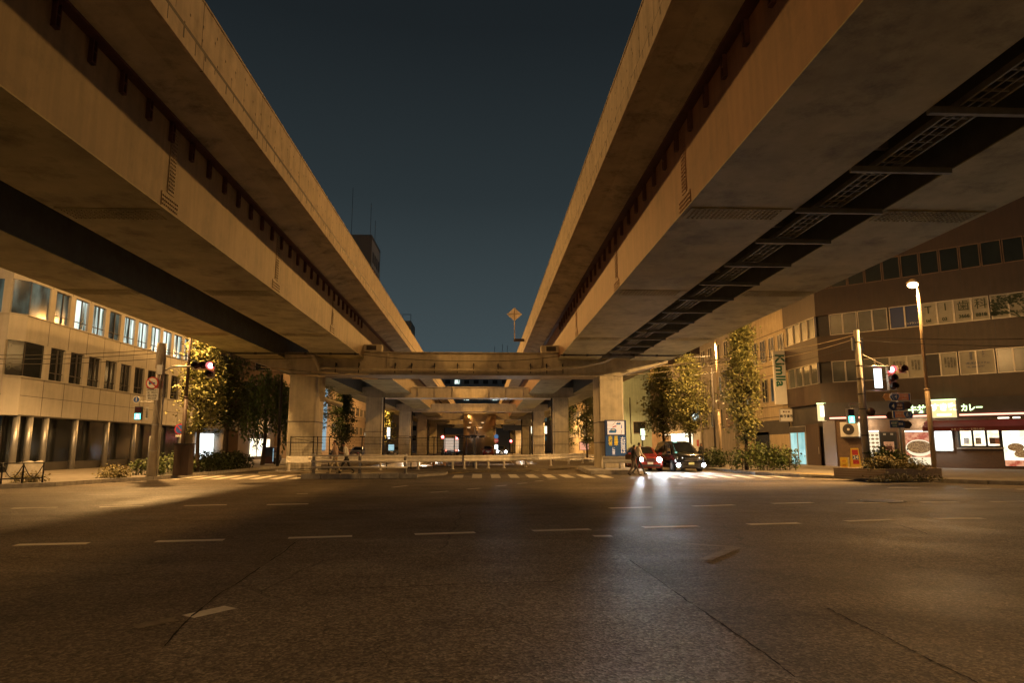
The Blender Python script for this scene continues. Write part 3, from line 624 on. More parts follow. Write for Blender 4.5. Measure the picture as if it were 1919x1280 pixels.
# low pipe fence far left, with a tarp-covered bicycle behind it
t = thing("pipe_fence", "low rusty pipe fence with curved braces at the far left corner", "fence", (-18.5, 25.9, .15))
p, q = gnd(-40, 909, .15), gnd(79, 905, .15); d = (q - p)
for i in range(4):
    r_ = p.lerp(q, i / 3); a = MB(); a.tube([r_, r_ + Vector((0, 0, .78))], .03, 8); a.build("fence_post", m_fence, t, True)
a = MB()
for z in (.75, .18): a.tube([p + Vector((0, 0, z)), q + Vector((0, 0, z))], .025, 8)
for i in range(3):
    r0, r1 = p.lerp(q, i / 3), p.lerp(q, (i + 1) / 3)
    a.tube([r0.lerp(r1, s_ / 10) + Vector((0, 0, .72 - .5 * sin(pi * s_ / 10))) for s_ in range(11)], .016, 6)
a.build("fence_rail", m_fence, t, True)
t = gnd(32, 895, .15); bm_ = MB()
nx, nz = 18, 9; vs = []
for j in range(nz + 1):
    for i in range(nx * 2):
        f = i / (nx * 2) * 2 * pi; zz = j / nz; wd = (1 - zz * .6) * (.34 + .08 * mnoise.noise((cos(f) * 2, sin(f) * 2, 1))); ln = .86 - .10 * zz
        vs.append((t.x + cos(f) * ln, t.y + .5 + sin(f) * wd, .16 + zz * (.66 + .05 * cos(f) + .10 * mnoise.noise((cos(f) * 3, zz * 2, 3)))))
fs = [(j * nx * 2 + i, j * nx * 2 + (i + 1) % (nx * 2), (j + 1) * nx * 2 + (i + 1) % (nx * 2), (j + 1) * nx * 2 + i) for j in range(nz) for i in range(nx * 2)] + [[nz * nx * 2 + i for i in range(nx * 2)]]
tag(bm_.add(vs, fs).build("covered_bicycle", m_tarp, smooth=True), "bicycle under a pale grey tarp behind the low pipe fence", "bicycle")

# ================================================================== LEFT STONE OFFICE BUILDING
t = thing("office_building", "beige stone office block with dark ground floor and two rows of windows, left corner", "building", (-25, 37.2, 0))
FP = [(-70, 37.2), (-25.5, 37.2), (-25.0, 37.9), (-25.0, 61.0), (-70, 61.0)]
def inset(d): return [(-70, 37.2 + d), (-25.5 - d * .6, 37.2 + d), (-25 - d, 37.9 + d * .6), (-25 - d, 61.0 - .05), (-70, 61 - .05)]
a = MB()
for z0, z1 in ((3.19, 5.31), (7.21, 8.68), (10.55, 12.1), (13.9, 19)): a.prism(FP, z0, z1)
a.build("wall", m_stone, t)
a = MB()
for z in (4.25, 3.2): a.box(-25.02, -24.992, 37.95, 61, z, z + .025)
for y in np.arange(39.85, 61, 1.93):
    for z0, z1 in ((3.19, 5.31), (7.21, 8.68), (10.55, 12.1)): a.box(-25.02, -24.993, y - .012, y + .012, z0, z1)
for x in np.arange(-45, -25.6, 2.3): a.box(x - .012, x + .012, 37.193, 37.22, 3.19, 12.1)
a.box(-60, -25.5, 37.193, 37.22, 4.25, 4.275)
a.build("panel_joint", m_darkwall, t)
MB().prism(inset(.9), .1, 19.2).build("dark_core", m_darkwall, t)
a = MB()
for z in (5.31, 8.68, 12.1): a.prism(inset(-.06), z - .06, z)
a.build("sill_course", m_stone, t)
random.seed(5)
lit_row = {0: .4, 1: .9, 2: 1, 3: .3, 4: .8, 5: 1, 6: 1, 7: 1, 8: .9, 9: 1}
def office_window(y0, y1, z0, z1, lit):
    a = MB(); xx = -25.10
    for ya, yb_ in ((y0, y0 + .06), (y1 - .06, y1), ((y0 + y1) / 2 - .035, (y0 + y1) / 2 + .035)): a.box(xx - .06, xx + .05, ya, yb_, z0, z1)
    a.box(xx - .06, xx + .05, y0 + .06, y1 - .06, z1 - .06, z1); a.box(xx - .055, xx + .045, y0 + .06, y1 - .06, z0 + .42, z0 + .46)
    w = a.build("window", m_dkst, t); M0 = w
    MB().box(xx - .04, xx - .02, y0, y1, z0, z1).build("pane", e_office if lit > .65 else (e_office2 if lit > .15 else m_glass), w)
for r_, (z0, z1) in enumerate(((5.31, 7.21), (8.68, 10.55), (12.1, 13.9))):
    k = 0; y = 40.25
    while y < 60.5:
        office_window(y, y + 1.42, z0, z1, (lit_row.get(k, .8) if r_ == 1 else 0)); k += 1; y += 1.93
    y = 39.85
    while y < 61: MB().box(-25.45, -24.97, y - .17 - .03, y + .30, z0, z1).build("window_pier", m_stone, t); y += 1.93
    for x0, x1 in ((-25.95, -25.55), (-28.6, -28.2), (-31.4, -31.0)): MB().box(x0, x1, 37.17, 37.6, z0, z1).build("window_pier", m_stone, t)
    a = MB(); a.plate([(-25.52, 37.32, z0), (-25.09, 37.95, z0), (-25.09, 37.95, z1), (-25.52, 37.32, z1)], .03); a.plate([(-25.09, 37.95, z0), (-25.09, 39.65, z0), (-25.09, 39.65, z1), (-25.09, 37.95, z1)], .03)
    a.build("corner_pane", e_office2 if r_ == 1 else m_glass, t)
    MB().box(-25.085, -25.045, 38.0, 38.06, z0, z1).build("mullion", m_dkst, t)
    for x0, x1 in ((-28.15, -26.0), (-30.95, -28.65), (-34, -31.45)): MB().box(x0, x1, 37.28, 37.32, z0, z1).build("pane", e_office2 if r_ == 1 else m_glass, t)
# ground floor: glass wall behind steel columns, low dado
a = MB(); a.box(-25.9, -25.86, 38.3, 61, .15, 3.19); a.box(-60, -25.9, 38.1, 38.14, .15, 3.19); a.build("ground_glass", m_glass, t)
for y in (38.2, 39.3, 40.7, 43.6, 47.2, 50.8, 54.6, 58.4):
    MB().tube([(-25.2, y, .15), (-25.2, y, 3.19)], .17, 14).build("steel_column", m_stain, t, True)
MB().box(-26.2, -25.35, 40.5, 60.9, .15, .62).build("dado", m_darkwall, t)
for (y, z, dy, dz, m_) in ((43.9, 2.6, .5, .06, e_warm), (41.6, 1.0, .9, .25, e_office), (49.5, 2.75, .35, .05, e_warm)):
    MB().box(-26.05, -26.0, y, y + dy, z, z + dz).build("interior_light", m_, t)

# other buildings: simple shells with storeys of real recessed windows
def block(name, label, x0, x1, y0, y1, h, wall, win=None, face='x0', floors=4, bays=5, z_first=3.6, fh=3.3, wh=1.7, ww=.62, lit=0.0, gl=None, band=None):
    """box building; windows are recessed frames with panes on the face towards the street ('x0' west side, 'x1' east side) and on the side that faces the crossing"""
    t = thing(name, label, "building", ((x0 + x1) / 2, y0, 0))
    MB().box(x0, x1, y0, y1, 0, h).build("wall", wall, t)
    MB().box(x0 - .12, x1 + .12, y0 - .12, y1 + .12, h, h + .35).build("roof_parapet", wall, t)
    xs = x0 if face == 'x0' else x1; sg = -1 if face == 'x0' else 1
    for f in range(floors):
        z = z_first + f * fh
        if z + wh > h: break
        for b in range(bays):
            c = y0 + (b + .5) * (y1 - y0) / bays; w2 = (y1 - y0) / bays * ww / 2
            a = MB()
            for ya, yb_ in ((c - w2 - .06, c - w2), (c + w2, c + w2 + .06), (c - .03, c + .03)): a.box(xs - .1, xs + .1, ya, yb_, z - .06, z + wh + .06)
            a.box(xs - .1, xs + .1, c - w2, c + w2, z + wh, z + wh + .06); a.box(xs - .1, xs + .16 * sg if sg > 0 else xs + .1, c - w2, c + w2, z - .06, z) if sg > 0 else a.box(xs - .16, xs + .1, c - w2, c + w2, z - .06, z)
            w = a.build("window", m_alu, t)
            MB().box(xs - .03, xs + .03, c - w2, c + w2, z, z + wh).build("pane", (e_office2 if random.random() < lit else (gl or m_glass)), w)
    nb = max(1, int((x1 - x0) / 4))
    for f in range(floors):
        z = z_first + f * fh
        if z + wh > h: break
        for b in range(min(nb, 5)):
            c = x0 + (b + .5) * (x1 - x0) / nb if face == 'x0' else x1 - (b + .5) * (x1 - x0) / nb
            a = MB(); a.box(c - .96, c - .9, y0 - .06, y0 + .1, z, z + wh); a.box(c + .9, c + .96, y0 - .06, y0 + .1, z, z + wh); a.box(c - .96, c + .96, y0 - .09, y0 + .1, z - .06, z); a.box(c - .96, c + .96, y0 - .06, y0 + .1, z + wh, z + wh + .06)
            w = a.build("window", m_alu, t); MB().box(c - .9, c + .9, y0 - .03, y0 + .03, z, z + wh).build("pane", (e_office2 if random.random() < lit else (gl or m_glass)), w)
    if band:
        for z in band: MB().box(min(xs, xs + sg * .08), max(xs, xs + sg * .08), y0 + .1, y1 - .1, z, z + .9).build("fascia_band", m_pink, t)
    return t
random.seed(11)
tL = thing("white_shopfront", "bright white lit shopfront beyond the beige office block", "shop", (-25, 62, 0))
MB().box(-40, -25.3, 61.3, 69, 0, 9).build("wall", m_grey, tL)
MB().tube([(-25.2, 66.5, 0), (-25.2, 66.5, 4.2)], .7, 20).build("round_column", m_grey, tL, True)
for k in range(4): MB().box(-25.28, -25.2, 61.9 + k * 1.0, 62.7 + k * 1.0, .4, 2.7).build("lit_window", e_white, tL)
MB().box(-25.28, -24.2, 61.4, 69, 3.1, 4.2).build("canopy", m_darkwall, tL)
block("brown_building", "brown building with a pillar behind the dark street pole, left street", -44, -24.4, 84, 99, 16, m_brown2, face='x1', floors=4, bays=4, fh=3.6)
tS = thing("corner_eatery", "small warm-lit eatery with white signboard behind the willow", "shop", (-24.5, 72, 0))
MB().box(-40, -24.8, 71, 83.2, 0, 7.5).build("wall", m_brown, tS); MB().box(-24.78, -24.6, 76, 80, 2.9, 4.4).build("signboard", m_signw, tS)
for k in range(3): MB().box(-24.78, -24.7, 74.6 + k * 2.4, 76.4 + k * 2.4, .5, 2.4).build("lit_window", e_shop, tS)
tB = block("pale_blue_building", "pale blue lit building with pinkish banded facade beyond the left columns", -44, -24.6, 112, 150, 17, m_pink, face='x1', floors=4, bays=9, fh=3.6, lit=.2, band=(3.0, 6.6, 10.2))
MB().box(-27.4, -25.2, 111.8, 111.88, 1.0, 12).build("lit_wall", e_blue, tB)
block("grey_building", "grey mid-rise farther along the left street", -44, -24.8, 152, 190, 22, m_grey, face='x1', floors=5, bays=8, lit=.3)
# right row
tT = thing("tan_office_building", "tan rendered office building with dark ground-floor band, right street", "building", (24.9, 54.6, 0))
MB().box(24.9, 44, 54.6, 66, 0, 13.2).build("wall", m_tan, tT); MB().box(24.8, 44.1, 54.5, 66.1, 13.2, 13.6).build("roof_parapet", m_tan, tT)
for z in (4.0, 4.9, 7.6, 8.4, 11.2):
    MB().box(24.875, 24.905, 54.6, 66, z, z + .04).build("panel_joint", m_darkwall, tT)
for f, z in enumerate((5.4, 8.9)):
    for k in range(6):
        y = 54.95 + k * 1.86; a = MB(); h = 1.95
        for ya, yb_ in ((y, y + .05), (y + 1.15, y + 1.2), (y + .575, y + .625)): a.box(24.84, 25, ya, yb_, z, z + h)
        a.box(24.84, 25, y + .05, y + 1.15, z - .05, z); a.box(24.84, 25, y + .05, y + 1.15, z + h, z + h + .05)
        w = a.build("window", m_alu, tT); MB().box(24.87, 24.93, y, y + 1.2, z, z + h).build("pane", (m_glass if f else e_office2 if k in (1, 4) else m_glass), w)
MB().box(24.82, 24.9, 54.8, 63, 2.55, 3.75).build("dark_fascia", m_darkwall, tT); MB().box(24.8, 24.9, 54.8, 58.6, 1.35, 2.55).build("cream_panel", m_tan, tT); MB().box(24.82, 24.9, 54.8, 58.6, .15, 1.35).build("dado", m_brown, tT)
w = MB().box(24.84, 24.9, 58.7, 62, .15, 2.9).build("shop_window", m_alu, tT); MB().box(24.82, 24.835, 58.85, 61.85, .3, 2.8).build("pane", m_glassg, w)
tG = block("grey_office_building", "grey office with tall windows between the two lit right-hand trees", 24.6, 44, 66.3, 76, 15, m_grey, face='x0', floors=4, bays=4, fh=3.4, lit=.1, ww=.5)
tW = thing("white_lit_shop", "white lit corner shop with red notice behind the black taxi van", "shop", (24.3, 77, 0))
MB().box(24.5, 44, 76.2, 90, 0, 12).build("wall", m_grey, tW); MB().box(24.38, 24.5, 76.4, 79.2, .2, 3.2).build("white_panel", m_signw, tW); MB().box(24.34, 24.38, 77.0, 77.7, 1.6, 2.3).build("red_notice", m_red, tW)
for k in range(4): MB().box(24.40, 24.48, 79.6 + k * 2.3, 81.6 + k * 2.3, .4, 3.0).build("lit_window", e_shop, tW)
MB().box(23.6, 24.5, 79.4, 89.5, 3.1, 3.5).build("canopy", m_signw, tW); MB().box(23.7, 24.4, 80, 89, 3.02, 3.09).build("canopy_light", e_warm, tW)
w = MB().box(24.4, 24.5, 76.6, 79.6, 4.4, 6.6).build("window", m_alu, tW); MB().box(24.37, 24.395, 76.75, 79.45, 4.5, 6.5).build("pane", e_office, w)
block("brown_office_building", "brown office block behind the darker right-hand tree", 24.6, 44, 90.3, 99.5, 18, m_brown2, face='x0', floors=4, bays=4, lit=.15)
tQ = block("teal_building", "pale teal building seen just right of the blue warning board column", 21.6, 44, 104, 128, 20, m_teal, face='x0', floors=1, bays=2, fh=3.4)
MB().box(22.4, 22.5, 103.9, 104, 2, 9).build("drain_pipe", m_dkst, tQ)
tO = block("orange_building", "orange-lit slab with a pink notice, seen past the second right-hand column", 19.5, 44, 129, 160, 18, m_tan, face='x0', floors=4, bays=7, lit=.25)
block("far_block", "far office block closing the right side of the street", 20, 50, 165, 200, 24, m_grey, face='x0', floors=6, bays=8, lit=.35)
# far skyline
tH = thing("apartment_tower", "tall pale tower with mast aerials rising above the left parapet", "tower", (-27, 152, 0))
MB().box(-33, -25.4, 150, 163, 0, 49).build("wall", M("tower_grey", (.14, .14, .14), .8), tH); MB().box(-25.4, -25.3, 150.4, 162, 5, 48).build("side_wall", M("tower_white", (.5, .5, .5), .8), tH)
for f in range(5):
    for k in range(4):
        MB().box(-25.32, -25.24, 151.2 + k * 2.7, 152.9 + k * 2.7, 28.5 + f * 3.6, 31 + f * 3.6).build("window", m_darkwall, tH)
for x, y, h in ((-31, 155, 62), (-26, 151.5, 57), (-26.0, 158, 55)): a = MB(); a.tube([(x, y, 49), (x, y, h)], .05, 5); a.build("mast_aerial", m_dkst, tH)
tH = thing("rooftop_block", "small dark roof block with a railing peeking over the left parapet end", "building", (-22, 200, 0))
MB().box(-30, -21.5, 200, 212, 0, 38.5).build("wall", m_grey, tH); a = MB()
for x in (-24, -21.6): a.tube([(x, 200, 38.5), (x, 200, 40.4)], .08, 5)
a.tube([(-24, 200, 40.4), (-21.6, 200, 40.4)], .08, 5); a.build("railing", m_dkst, tH)
tH = thing("far_flats", "far grey flats with lit windows seen through the gap under the nearest crossbeam", "building", (0, 260, 0))
MB().box(-16, 14, 260, 275, 0, 35.5).build("wall", M("far_grey", (.36, .38, .42), .8, 0, .15, .3), tH)
for x, h in ((4.3, 40), (7.3, 41), (9.2, 40.5)): a = MB(); a.tube([(x, 262, 35.5), (x, 262, h)], .09, 5); a.build("mast_aerial", m_dkst, tH)
random.seed(21)
for f in range(6):
    for k in range(8): MB().box(-14.5 + k * 3.6, -12.6 + k * 3.6, 259.85, 260, 16 + f * 3.1, 17.5 + f * 3.1).build("window", e_office if random.random() < .12 else m_darkwall, tH)
block("far_street_block", "wide far building with lit windows closing the left street", -75, -17, 232, 262, 27, m_grey, face='x1', floors=6, bays=6, lit=.4)
block("far_street_block", "wide far building with lit windows closing the right street", 15, 75, 236, 262, 30, m_tan, face='x0', floors=6, bays=6, lit=.4)
def glow(label, px, py, Y, w, h, mat, cat="sign"):
    c = at(px, py, Y); t = thing("shop_sign", label, cat, (c.x, Y, c.z)); MB().box(c.x - w / 2, c.x + w / 2, Y, Y + .15, c.z - h / 2, c.z + h / 2).build("lit_face", mat, t); MB().box(c.x - w / 2 - .05, c.x + w / 2 + .05, Y + .15, Y + .3, c.z - h / 2 - .05, c.z + h / 2 + .05).build("case", m_dkst, t); MB().box(c.x - .05, c.x + .05, Y + .3, Y + .38, .15, c.z).build("support", m_dkst, t)
e_ice = E("icy_white_sign", (.95, .95, .9), 1.8); e_salm = E("salmon_sign", (1, .42, .25), .9); e_lime = E("lime_white_sign", (.85, 1, .6), 2.0)
glow("icy white glowing sign just left of the nearest left-hand column", 548.5, 808, 83.5, .7, 1.5, e_ice)
glow("cyan white screen low between the second and third left-hand columns", 733, 839, 96, .75, .8, E("cyan_screen", (.5, .8, .85), .9))
glow("tall white strip sign between the second and third left-hand columns", 728, 812, 100, .4, 1.6, e_ice)
glow("salmon glowing sign left of the second left-hand column", 689, 806, 97, .7, .8, e_salm)
glow("small white plate sign under the salmon sign", 689, 814, 96.8, .8, .4, e_cream)
glow("lime white glowing oval sign right of the blue warning board", 1205, 810, 71, .45, .7, e_lime)
glow("small icy white sign under the lime white one", 1205.5, 821, 71.2, .3, .4, e_ice)
glow("warm lit fascia far off between the right-hand columns", 1010, 806, 150, 3.5, 1.6, e_shop)
glow("pink lit notice low between the second right-hand column and the street tree", 1095, 836, 88, 1.1, 1.0, e_salm)
tX = thing("steel_clad_pier", "huge curved stainless clad pier at the far end of the median", "pier", (-.8, 118, 0)); a = MB()
a.tube([(-.6, 122, 0), (-.6, 122, 7.2)], 2.9, 40); a.build("cladding", M("brushed_steel", (.62, .5, .4), .34, .9, .08, 1), tX, True); a = MB(); a.tube([(-.6, 122, 7.2), (-.6, 122, 7.5)], 3.0, 40); a.build("cap", m_conc, tX)

# ================================================================== RIGHT BROWN CORNER BUILDING WITH RESTAURANT
A0, B0 = Vector((24.7, 49.0, 0)), Vector((33.0, 41.0, 0)); TH = math.atan2(B0.y - A0.y, B0.x - A0.x); FX = FR(A0, TH)
nrm = Vector((sin(TH), -cos(TH), 0))
def uz(px, py, off=0.0): h = FX.inverted() @ hit(px, py, A0 + nrm * off, nrm); return h.x, h.z
def q5(cx, cy): return 1460 + cx / 2.908, 480 + cy / 2.908      # crop 5 coordinates -> photo pixels
def rect(x0, y0, x1, y1, off=.1):                                        # crop-5 box -> u0,u1,z0,z1
    xm, ym = (x0 + x1) / 2, (y0 + y1) / 2
    return uz(*q5(x0, ym), off)[0], uz(*q5(x1, ym), off)[0], uz(*q5(xm, y1), off)[1], uz(*q5(xm, y0), off)[1]
def fb(b=None): b = MB(); b.T = FX.copy(); return b
tR = thing("brown_corner_building", "dark brown tiled corner building with ribbon windows above the lit restaurant", "building", A0, TH)
body = [(24.7, 54.55), (24.7, 49.0), (38.2, 36.0), (70, 36.0), (70, 54.55)]
ROWS = ((6.12, 7.68), (9.58, 11.14), (13.1, 14.7))
a = MB(); zz = [4.65] + [z for r_ in ROWS for z in r_] + [21]
for z0, z1 in zip(zz[::2], zz[1::2]): a.prism(body, z0, z1)
a.build("wall", m_brown, tR)
a = MB(); a.prism([(24.95, 54.5), (24.95, 49.15), (38.3, 36.3), (69, 36.3), (69, 54.5)], .1, 20.9); a.build("core", m_darkwall, tR)
U_END = (Vector((38.2, 36.0, 0)) - A0).length
a = fb()
for u_ in np.arange(1.55, U_END, 1.55):
    for z0, z1 in zip(zz[::2], zz[1::2]): a.box(u_ - .01, u_ + .01, -.006, .02, z0, z1)
a.build("panel_joint", m_darkwall, tR)
def rwin(u0, u1, z0, z1, mat, fr=m_alu):
    a = fb(); a.box(u0, u0 + .05, -.02, .14, z0, z1); a.box(u1 - .05, u1, -.02, .14, z0, z1); a.box(u0 + .05, u1 - .05, -.02, .14, z0, z0 + .05); a.box(u0 + .05, u1 - .05, -.02, .14, z1 - .05, z1)
    w = a.build("window", fr, tR); fb().box(u0 + .05, u1 - .05, .06, .08, z0 + .05, z1 - .05).build("pane", mat, w); return w
def ruler(xs, ypx): return [uz(*q5(x, ypx))[0] for x in xs]
r3 = ruler([268, 342, 420, 425, 504, 588, 598, 682, 775, 860, 952, 1050, 1147, 1155, 1255, 1345, 1440, 1530, 1620, 1720, 1820], 300)
r3 = [x for x in r3 if x < U_END - .2]
poster3 = [rwin(p, q, *ROWS[1], (m_frost if i < 6 else m_paper if i >= 8 else m_navy)) for i, (p, q) in enumerate(zip(r3, r3[1:])) if q - p > .25]
r2 = ruler([288, 362, 442, 524, 606, 700, 792, 884, 978, 986, 1080, 1184, 1192, 1285, 1380, 1475, 1575, 1670], 620)
r2 = [x for x in r2 if x < U_END - .2]
for i, (p, q) in enumerate(zip(r2, r2[1:])):
    if q - p > .25: rwin(p, q, *ROWS[0], (m_frost if i < 4 or i > 10 else m_darkwall if i == 6 else m_paper))
u_ = .08
while u_ < U_END - 1.2: rwin(u_, u_ + 1.1, *ROWS[2], m_glassg, m_brown2); u_ += 1.16
a = MB()
for r_, (z0, z1) in enumerate(ROWS):                            # windows on the narrow street side
    for k in range(4):
        y0 = 49.2 + k * 1.22; a = MB()
        a.box(24.66, 24.82, y0, y0 + .05, z0, z1); a.box(24.66, 24.82, y0 + 1.1, y0 + 1.15, z0, z1); a.box(24.66, 24.82, y0 + .05, y0 + 1.1, z0, z0 + .05); a.box(24.66, 24.82, y0 + .05, y0 + 1.1, z1 - .05, z1)
        w = a.build("window", m_alu, tR); MB().box(24.74, 24.76, y0 + .05, y0 + 1.1, z0 + .05, z1 - .05).build("pane", m_frost if r_ < 2 else m_glassg, w)
# dental clinic posters in the upper windows and notices in the lower ones
def tx(s, cx, cy, size, mat, parent=None, y=-.03, **k):
    u_, z = uz(*q5(cx, cy), -y); return text(s, size, mat, parent or tR, FX, (u_, y, z), **k)
m_dkg = M("poster_dark_green", (.05, .07, .04), .7)
for s, cx, cy in (("T", 812, 295), ("I", 905, 278), ("歯", 1003, 273), ("科", 1098, 262)): tx(s, cx, cy, .72, m_dkg, name="window_lettering")
for s, cx, cy in (("tel", 815, 352), ("03", 903, 343), ("3666", 1008, 327), ("8818", 1102, 318)): tx(s, cx, cy, .30, m_dkg, name="window_lettering", bold=.01)
tx("10:00～18:00", 1262, 305, .26, m_dkg, name="window_lettering"); tx("インプラント", 722, 366, .15, m_signw, name="window_lettering")
random.seed(4); a = fb(); base_u, base_z = uz(*q5(1330, 300))
def branch(u0, z0, ang, L_, w, d):
    u1, z1 = u0 + cos(ang) * L_, z0 + sin(ang) * L_
    u1, z1 = max(r3[13] + .1 if len(r3) > 13 else 0, u1), min(ROWS[1][1] - .08, max(ROWS[1][0] + .3, z1))
    a.plate([(u0, -.03, z0 - w), (u1, -.03, z1 - w), (u1, -.03, z1 + w), (u0, -.03, z0 + w)], .004)
    if d == 0: return
    for s_ in (-.5, .1, .55): branch(u1, z1, ang + s_ + random.uniform(-.15, .15), L_ * .72, w * .62, d - 1)
    for k in range(3):
        f = random.random(); c = (u0 + (u1 - u0) * f + random.uniform(-.08, .08), z0 + (z1 - z0) * f + random.uniform(-.07, .07)); n = 8
        if ROWS[1][0] + .2 < c[1] < ROWS[1][1] - .1: a.add([(c[0] + .065 * cos(2 * pi * j / n), -.031, c[1] + .04 * sin(2 * pi * j / n)) for j in range(n)], [list(range(n))])
branch(base_u, base_z - .5, 2.3, .7, .045, 4); branch(base_u, base_z - .5, 1.5, .65, .04, 4); branch(base_u, base_z - .45, 2.8, .8, .03, 4)
a.build("tree_print", m_dkg, tR)
for cx, n in ((655, 4), (745, 3), (932, 4)):
    for k in range(n):
        tx("\n".join("お部屋探しの相談窓口へ"[(k * 3 + j) % 10] for j in range(6)), cx + (k - n / 2 + .5) * 17, 600 - (cx - 655) * .07, .14, m_ink, name="notice_lettering", line=.8)
tx("賃\n貸\n管\n理", 1045, 545, .16, m_navy, name="notice_lettering", line=.8); tx("ト\nナ\nー", 1112, 535, .2, m_navy, name="notice_lettering", line=.8); tx("(株)東広システム", 1082, 582, .17, m_navy, name="notice_lettering"); tx("TEL 6667-5777", 1070, 603, .16, m_navy, name="notice_lettering")
# ground floor brick wall, fascia and neon
a = fb(); a.box(.05, U_END, .0, .2, .12, 3.4); a.build("brick_wall", m_brick, tR)
a = fb(); a.box(-.05, U_END + .05, -.12, .1, 3.4, 4.65); a.build("fascia", m_darkwall, tR)
un = uz(*q5(280, 880))[0]
fb().box(un, uz(*q5(828, 868))[0], -.2, -.13, 3.50, 3.60).build("neon_tube", e_neon, tR); fb().box(uz(*q5(985, 860))[0], U_END, -.2, -.13, 3.50, 3.60).build("neon_tube", e_neon, tR)
tx("牛丼", 752, 838, .54, e_ngrn, y=-.16, name="neon_lettering", bold=.016); tx("カレー", 1050, 828, .50, e_ngrn, y=-.16, sx=.8, name="neon_lettering", bold=.016)
# restaurant pieces standing on or in the brick front
u0, u1, z0, z1 = rect(832, 785, 962, 880, .36)
t = thing("lit_sign_box", "glowing pale orange restaurant sign box between the two neon words", "sign", FX @ Vector(((u0 + u1) / 2, -.3, z0)), TH)
fb().box(u0, u1, -.36, -.13, z0, z1).build("box", e_sign, t); fb().box(u0 - .03, u1 + .03, -.38, -.14, z1, z1 + .05).build("top_edge", e_ngrn, t)
text("すき家", .50, e_white, t, FX, ((u0 + u1) / 2, -.375, (z0 + z1) / 2 + .08), bold=.02); fb().box((u0 + u1) / 2 - .4, (u0 + u1) / 2 + .4, -.375, -.36, z0 + .12, z0 + .24).build("name_bar", e_white, t)
pj = at(1540, 773, 48.9); t = thing("projecting_sign", "small glowing yellow projecting sign over the corner doorway", "sign", (pj.x, 48.9, 3.4))
zt_, zb_ = at(1541, 757, 48.9).z, at(1541, 789, 48.9).z; a = MB(); a.box(at(1533, 773, 48.9).x, at(1552, 773, 48.9).x, 48.8, 49.0, zb_, zt_); a.build("box", e_sign, t)
MB().box(at(1536, 773, 48.9).x, at(1549, 773, 48.9).x, 48.78, 48.8, zb_ + .3, zt_ - .15).build("face", e_warm, t); MB().box(at(1533, 773, 48.9).x - .03, at(1552, 773, 48.9).x + .03, 48.78, 49.02, zt_, zt_ + .05).build("top_edge", e_ngrn, t)
def panel(name, label, cat, box, mat, d=.06, frame=m_alu, y=0.0):
    u0, u1, z0, z1 = rect(*box); t = thing(name, label, cat, FX @ Vector(((u0 + u1) / 2, y, z0)), TH)
    fb().box(u0 - .05, u1 + .05, y - d, y, z0 - .05, z1 + .05).build("frame", frame, t); fb().box(u0, u1, y - d - .02, y - d, z0, z1).build("face", mat, t)
    return t, u0, u1, z0, z1
t, u0, u1, z0, z1 = panel("menu_poster", "tall lit menu poster with rows of small dishes, left of the black door", "poster", (456, 962, 550, 1138), e_cream)
a = fb()
for i in range(4):
    for j in range(8):
        c = (u0 + (i + .5) * (u1 - u0) / 4, z1 - (j + .7) * (z1 - z0) / 8.4); n = 10
        a.add([(c[0] + .11 * cos(2 * pi * k / n), -.084, c[1] + .075 * sin(2 * pi * k / n)) for k in range(n)], [list(range(n))])
a.build("dish_print", e_bowl, t); fb().box(u0, u0 + .1, -.085, -.08, z0, z1).build("red_edge", e_poster, t); fb().box(u0, u1, -.15, -.08, z1 + .05, z1 + .13).build("strip_light", e_warm, t)
t, u0, u1, z0, z1 = panel("food_poster", "big red poster of a rice bowl behind the planter shrubs", "poster", (692, 962, 838, 1138), e_poster)
a = fb(); n = 24; c = ((u0 + u1) / 2, z0 + (z1 - z0) * .52)
a.add([(c[0] + .8 * cos(2 * pi * k / n), -.083, c[1] + .55 * sin(2 * pi * k / n)) for k in range(n)], [list(range(n))]); a.build("bowl_rim_print", e_cream, t)
a = fb(); a.add([(c[0] + .72 * cos(2 * pi * k / n), -.086, c[1] + .06 + .42 * sin(2 * pi * k / n)) for k in range(n)], [list(range(n))]); a.build("bowl_print", e_bowl, t)
a = fb(); a.box(u0, u1, -.087, -.082, z0, z0 + .5); a.build("lower_print", e_cream, t); fb().box(u0, u1, -.15, -.08, z1 + .05, z1 + .13).build("strip_light", e_warm, t)
t, u0, u1, z0, z1 = panel("black_door", "black side door with a pink poster, beside the menu poster", "door", (552, 962, 640, 1142), m_black, frame=m_dkst)
pu0, pu1, pz0, pz1 = rect(573, 1012, 628, 1083); fb().box(pu0, pu1, -.1, -.08, pz0, pz1).build("door_poster", M("pale_pink_print", (.62, .45, .42), .6, 0, .3, 5), t); fb().box(pu0 + .12, pu1 - .12, -.105, -.1, pz0 + .35, pz0 + .6).build("poster_bowl", m_maroon, t)
for k in (.25, .7): fb().box(u0 + (u1 - u0) * k, u0 + (u1 - u0) * k + .16, -.1, -.08, z1 - .18, z1 - .05).build("door_vent", m_galv, t)
t, u0, u1, z0, z1 = panel("lit_notice_box", "blank white glowing light box beside the lamp post", "light box", (852, 955, 944, 1060), e_white, d=.16)
point("glow", FX @ Vector(((u0 + u1) / 2, -.7, (z0 + z1) / 2)), 60, (.9, 1, 1), .3)
t = thing("restaurant_window", "three-pane lit restaurant window under the red awning", "window", FX @ Vector((uz(*q5(1090, 1035))[0], 0, 1.6)), TH)
u0, u1, z0, z1 = rect(976, 952, 1212, 1034)
a = fb(); a.box(u0, u1, -.08, .02, z0 - .12, z0); a.box(u0, u1, -.08, .02, z1, z1 + .1)
for k in range(4): uu = u0 + (u1 - u0 - .12) * k / 3; a.box(uu, uu + .12, -.08, .02, z0, z1)
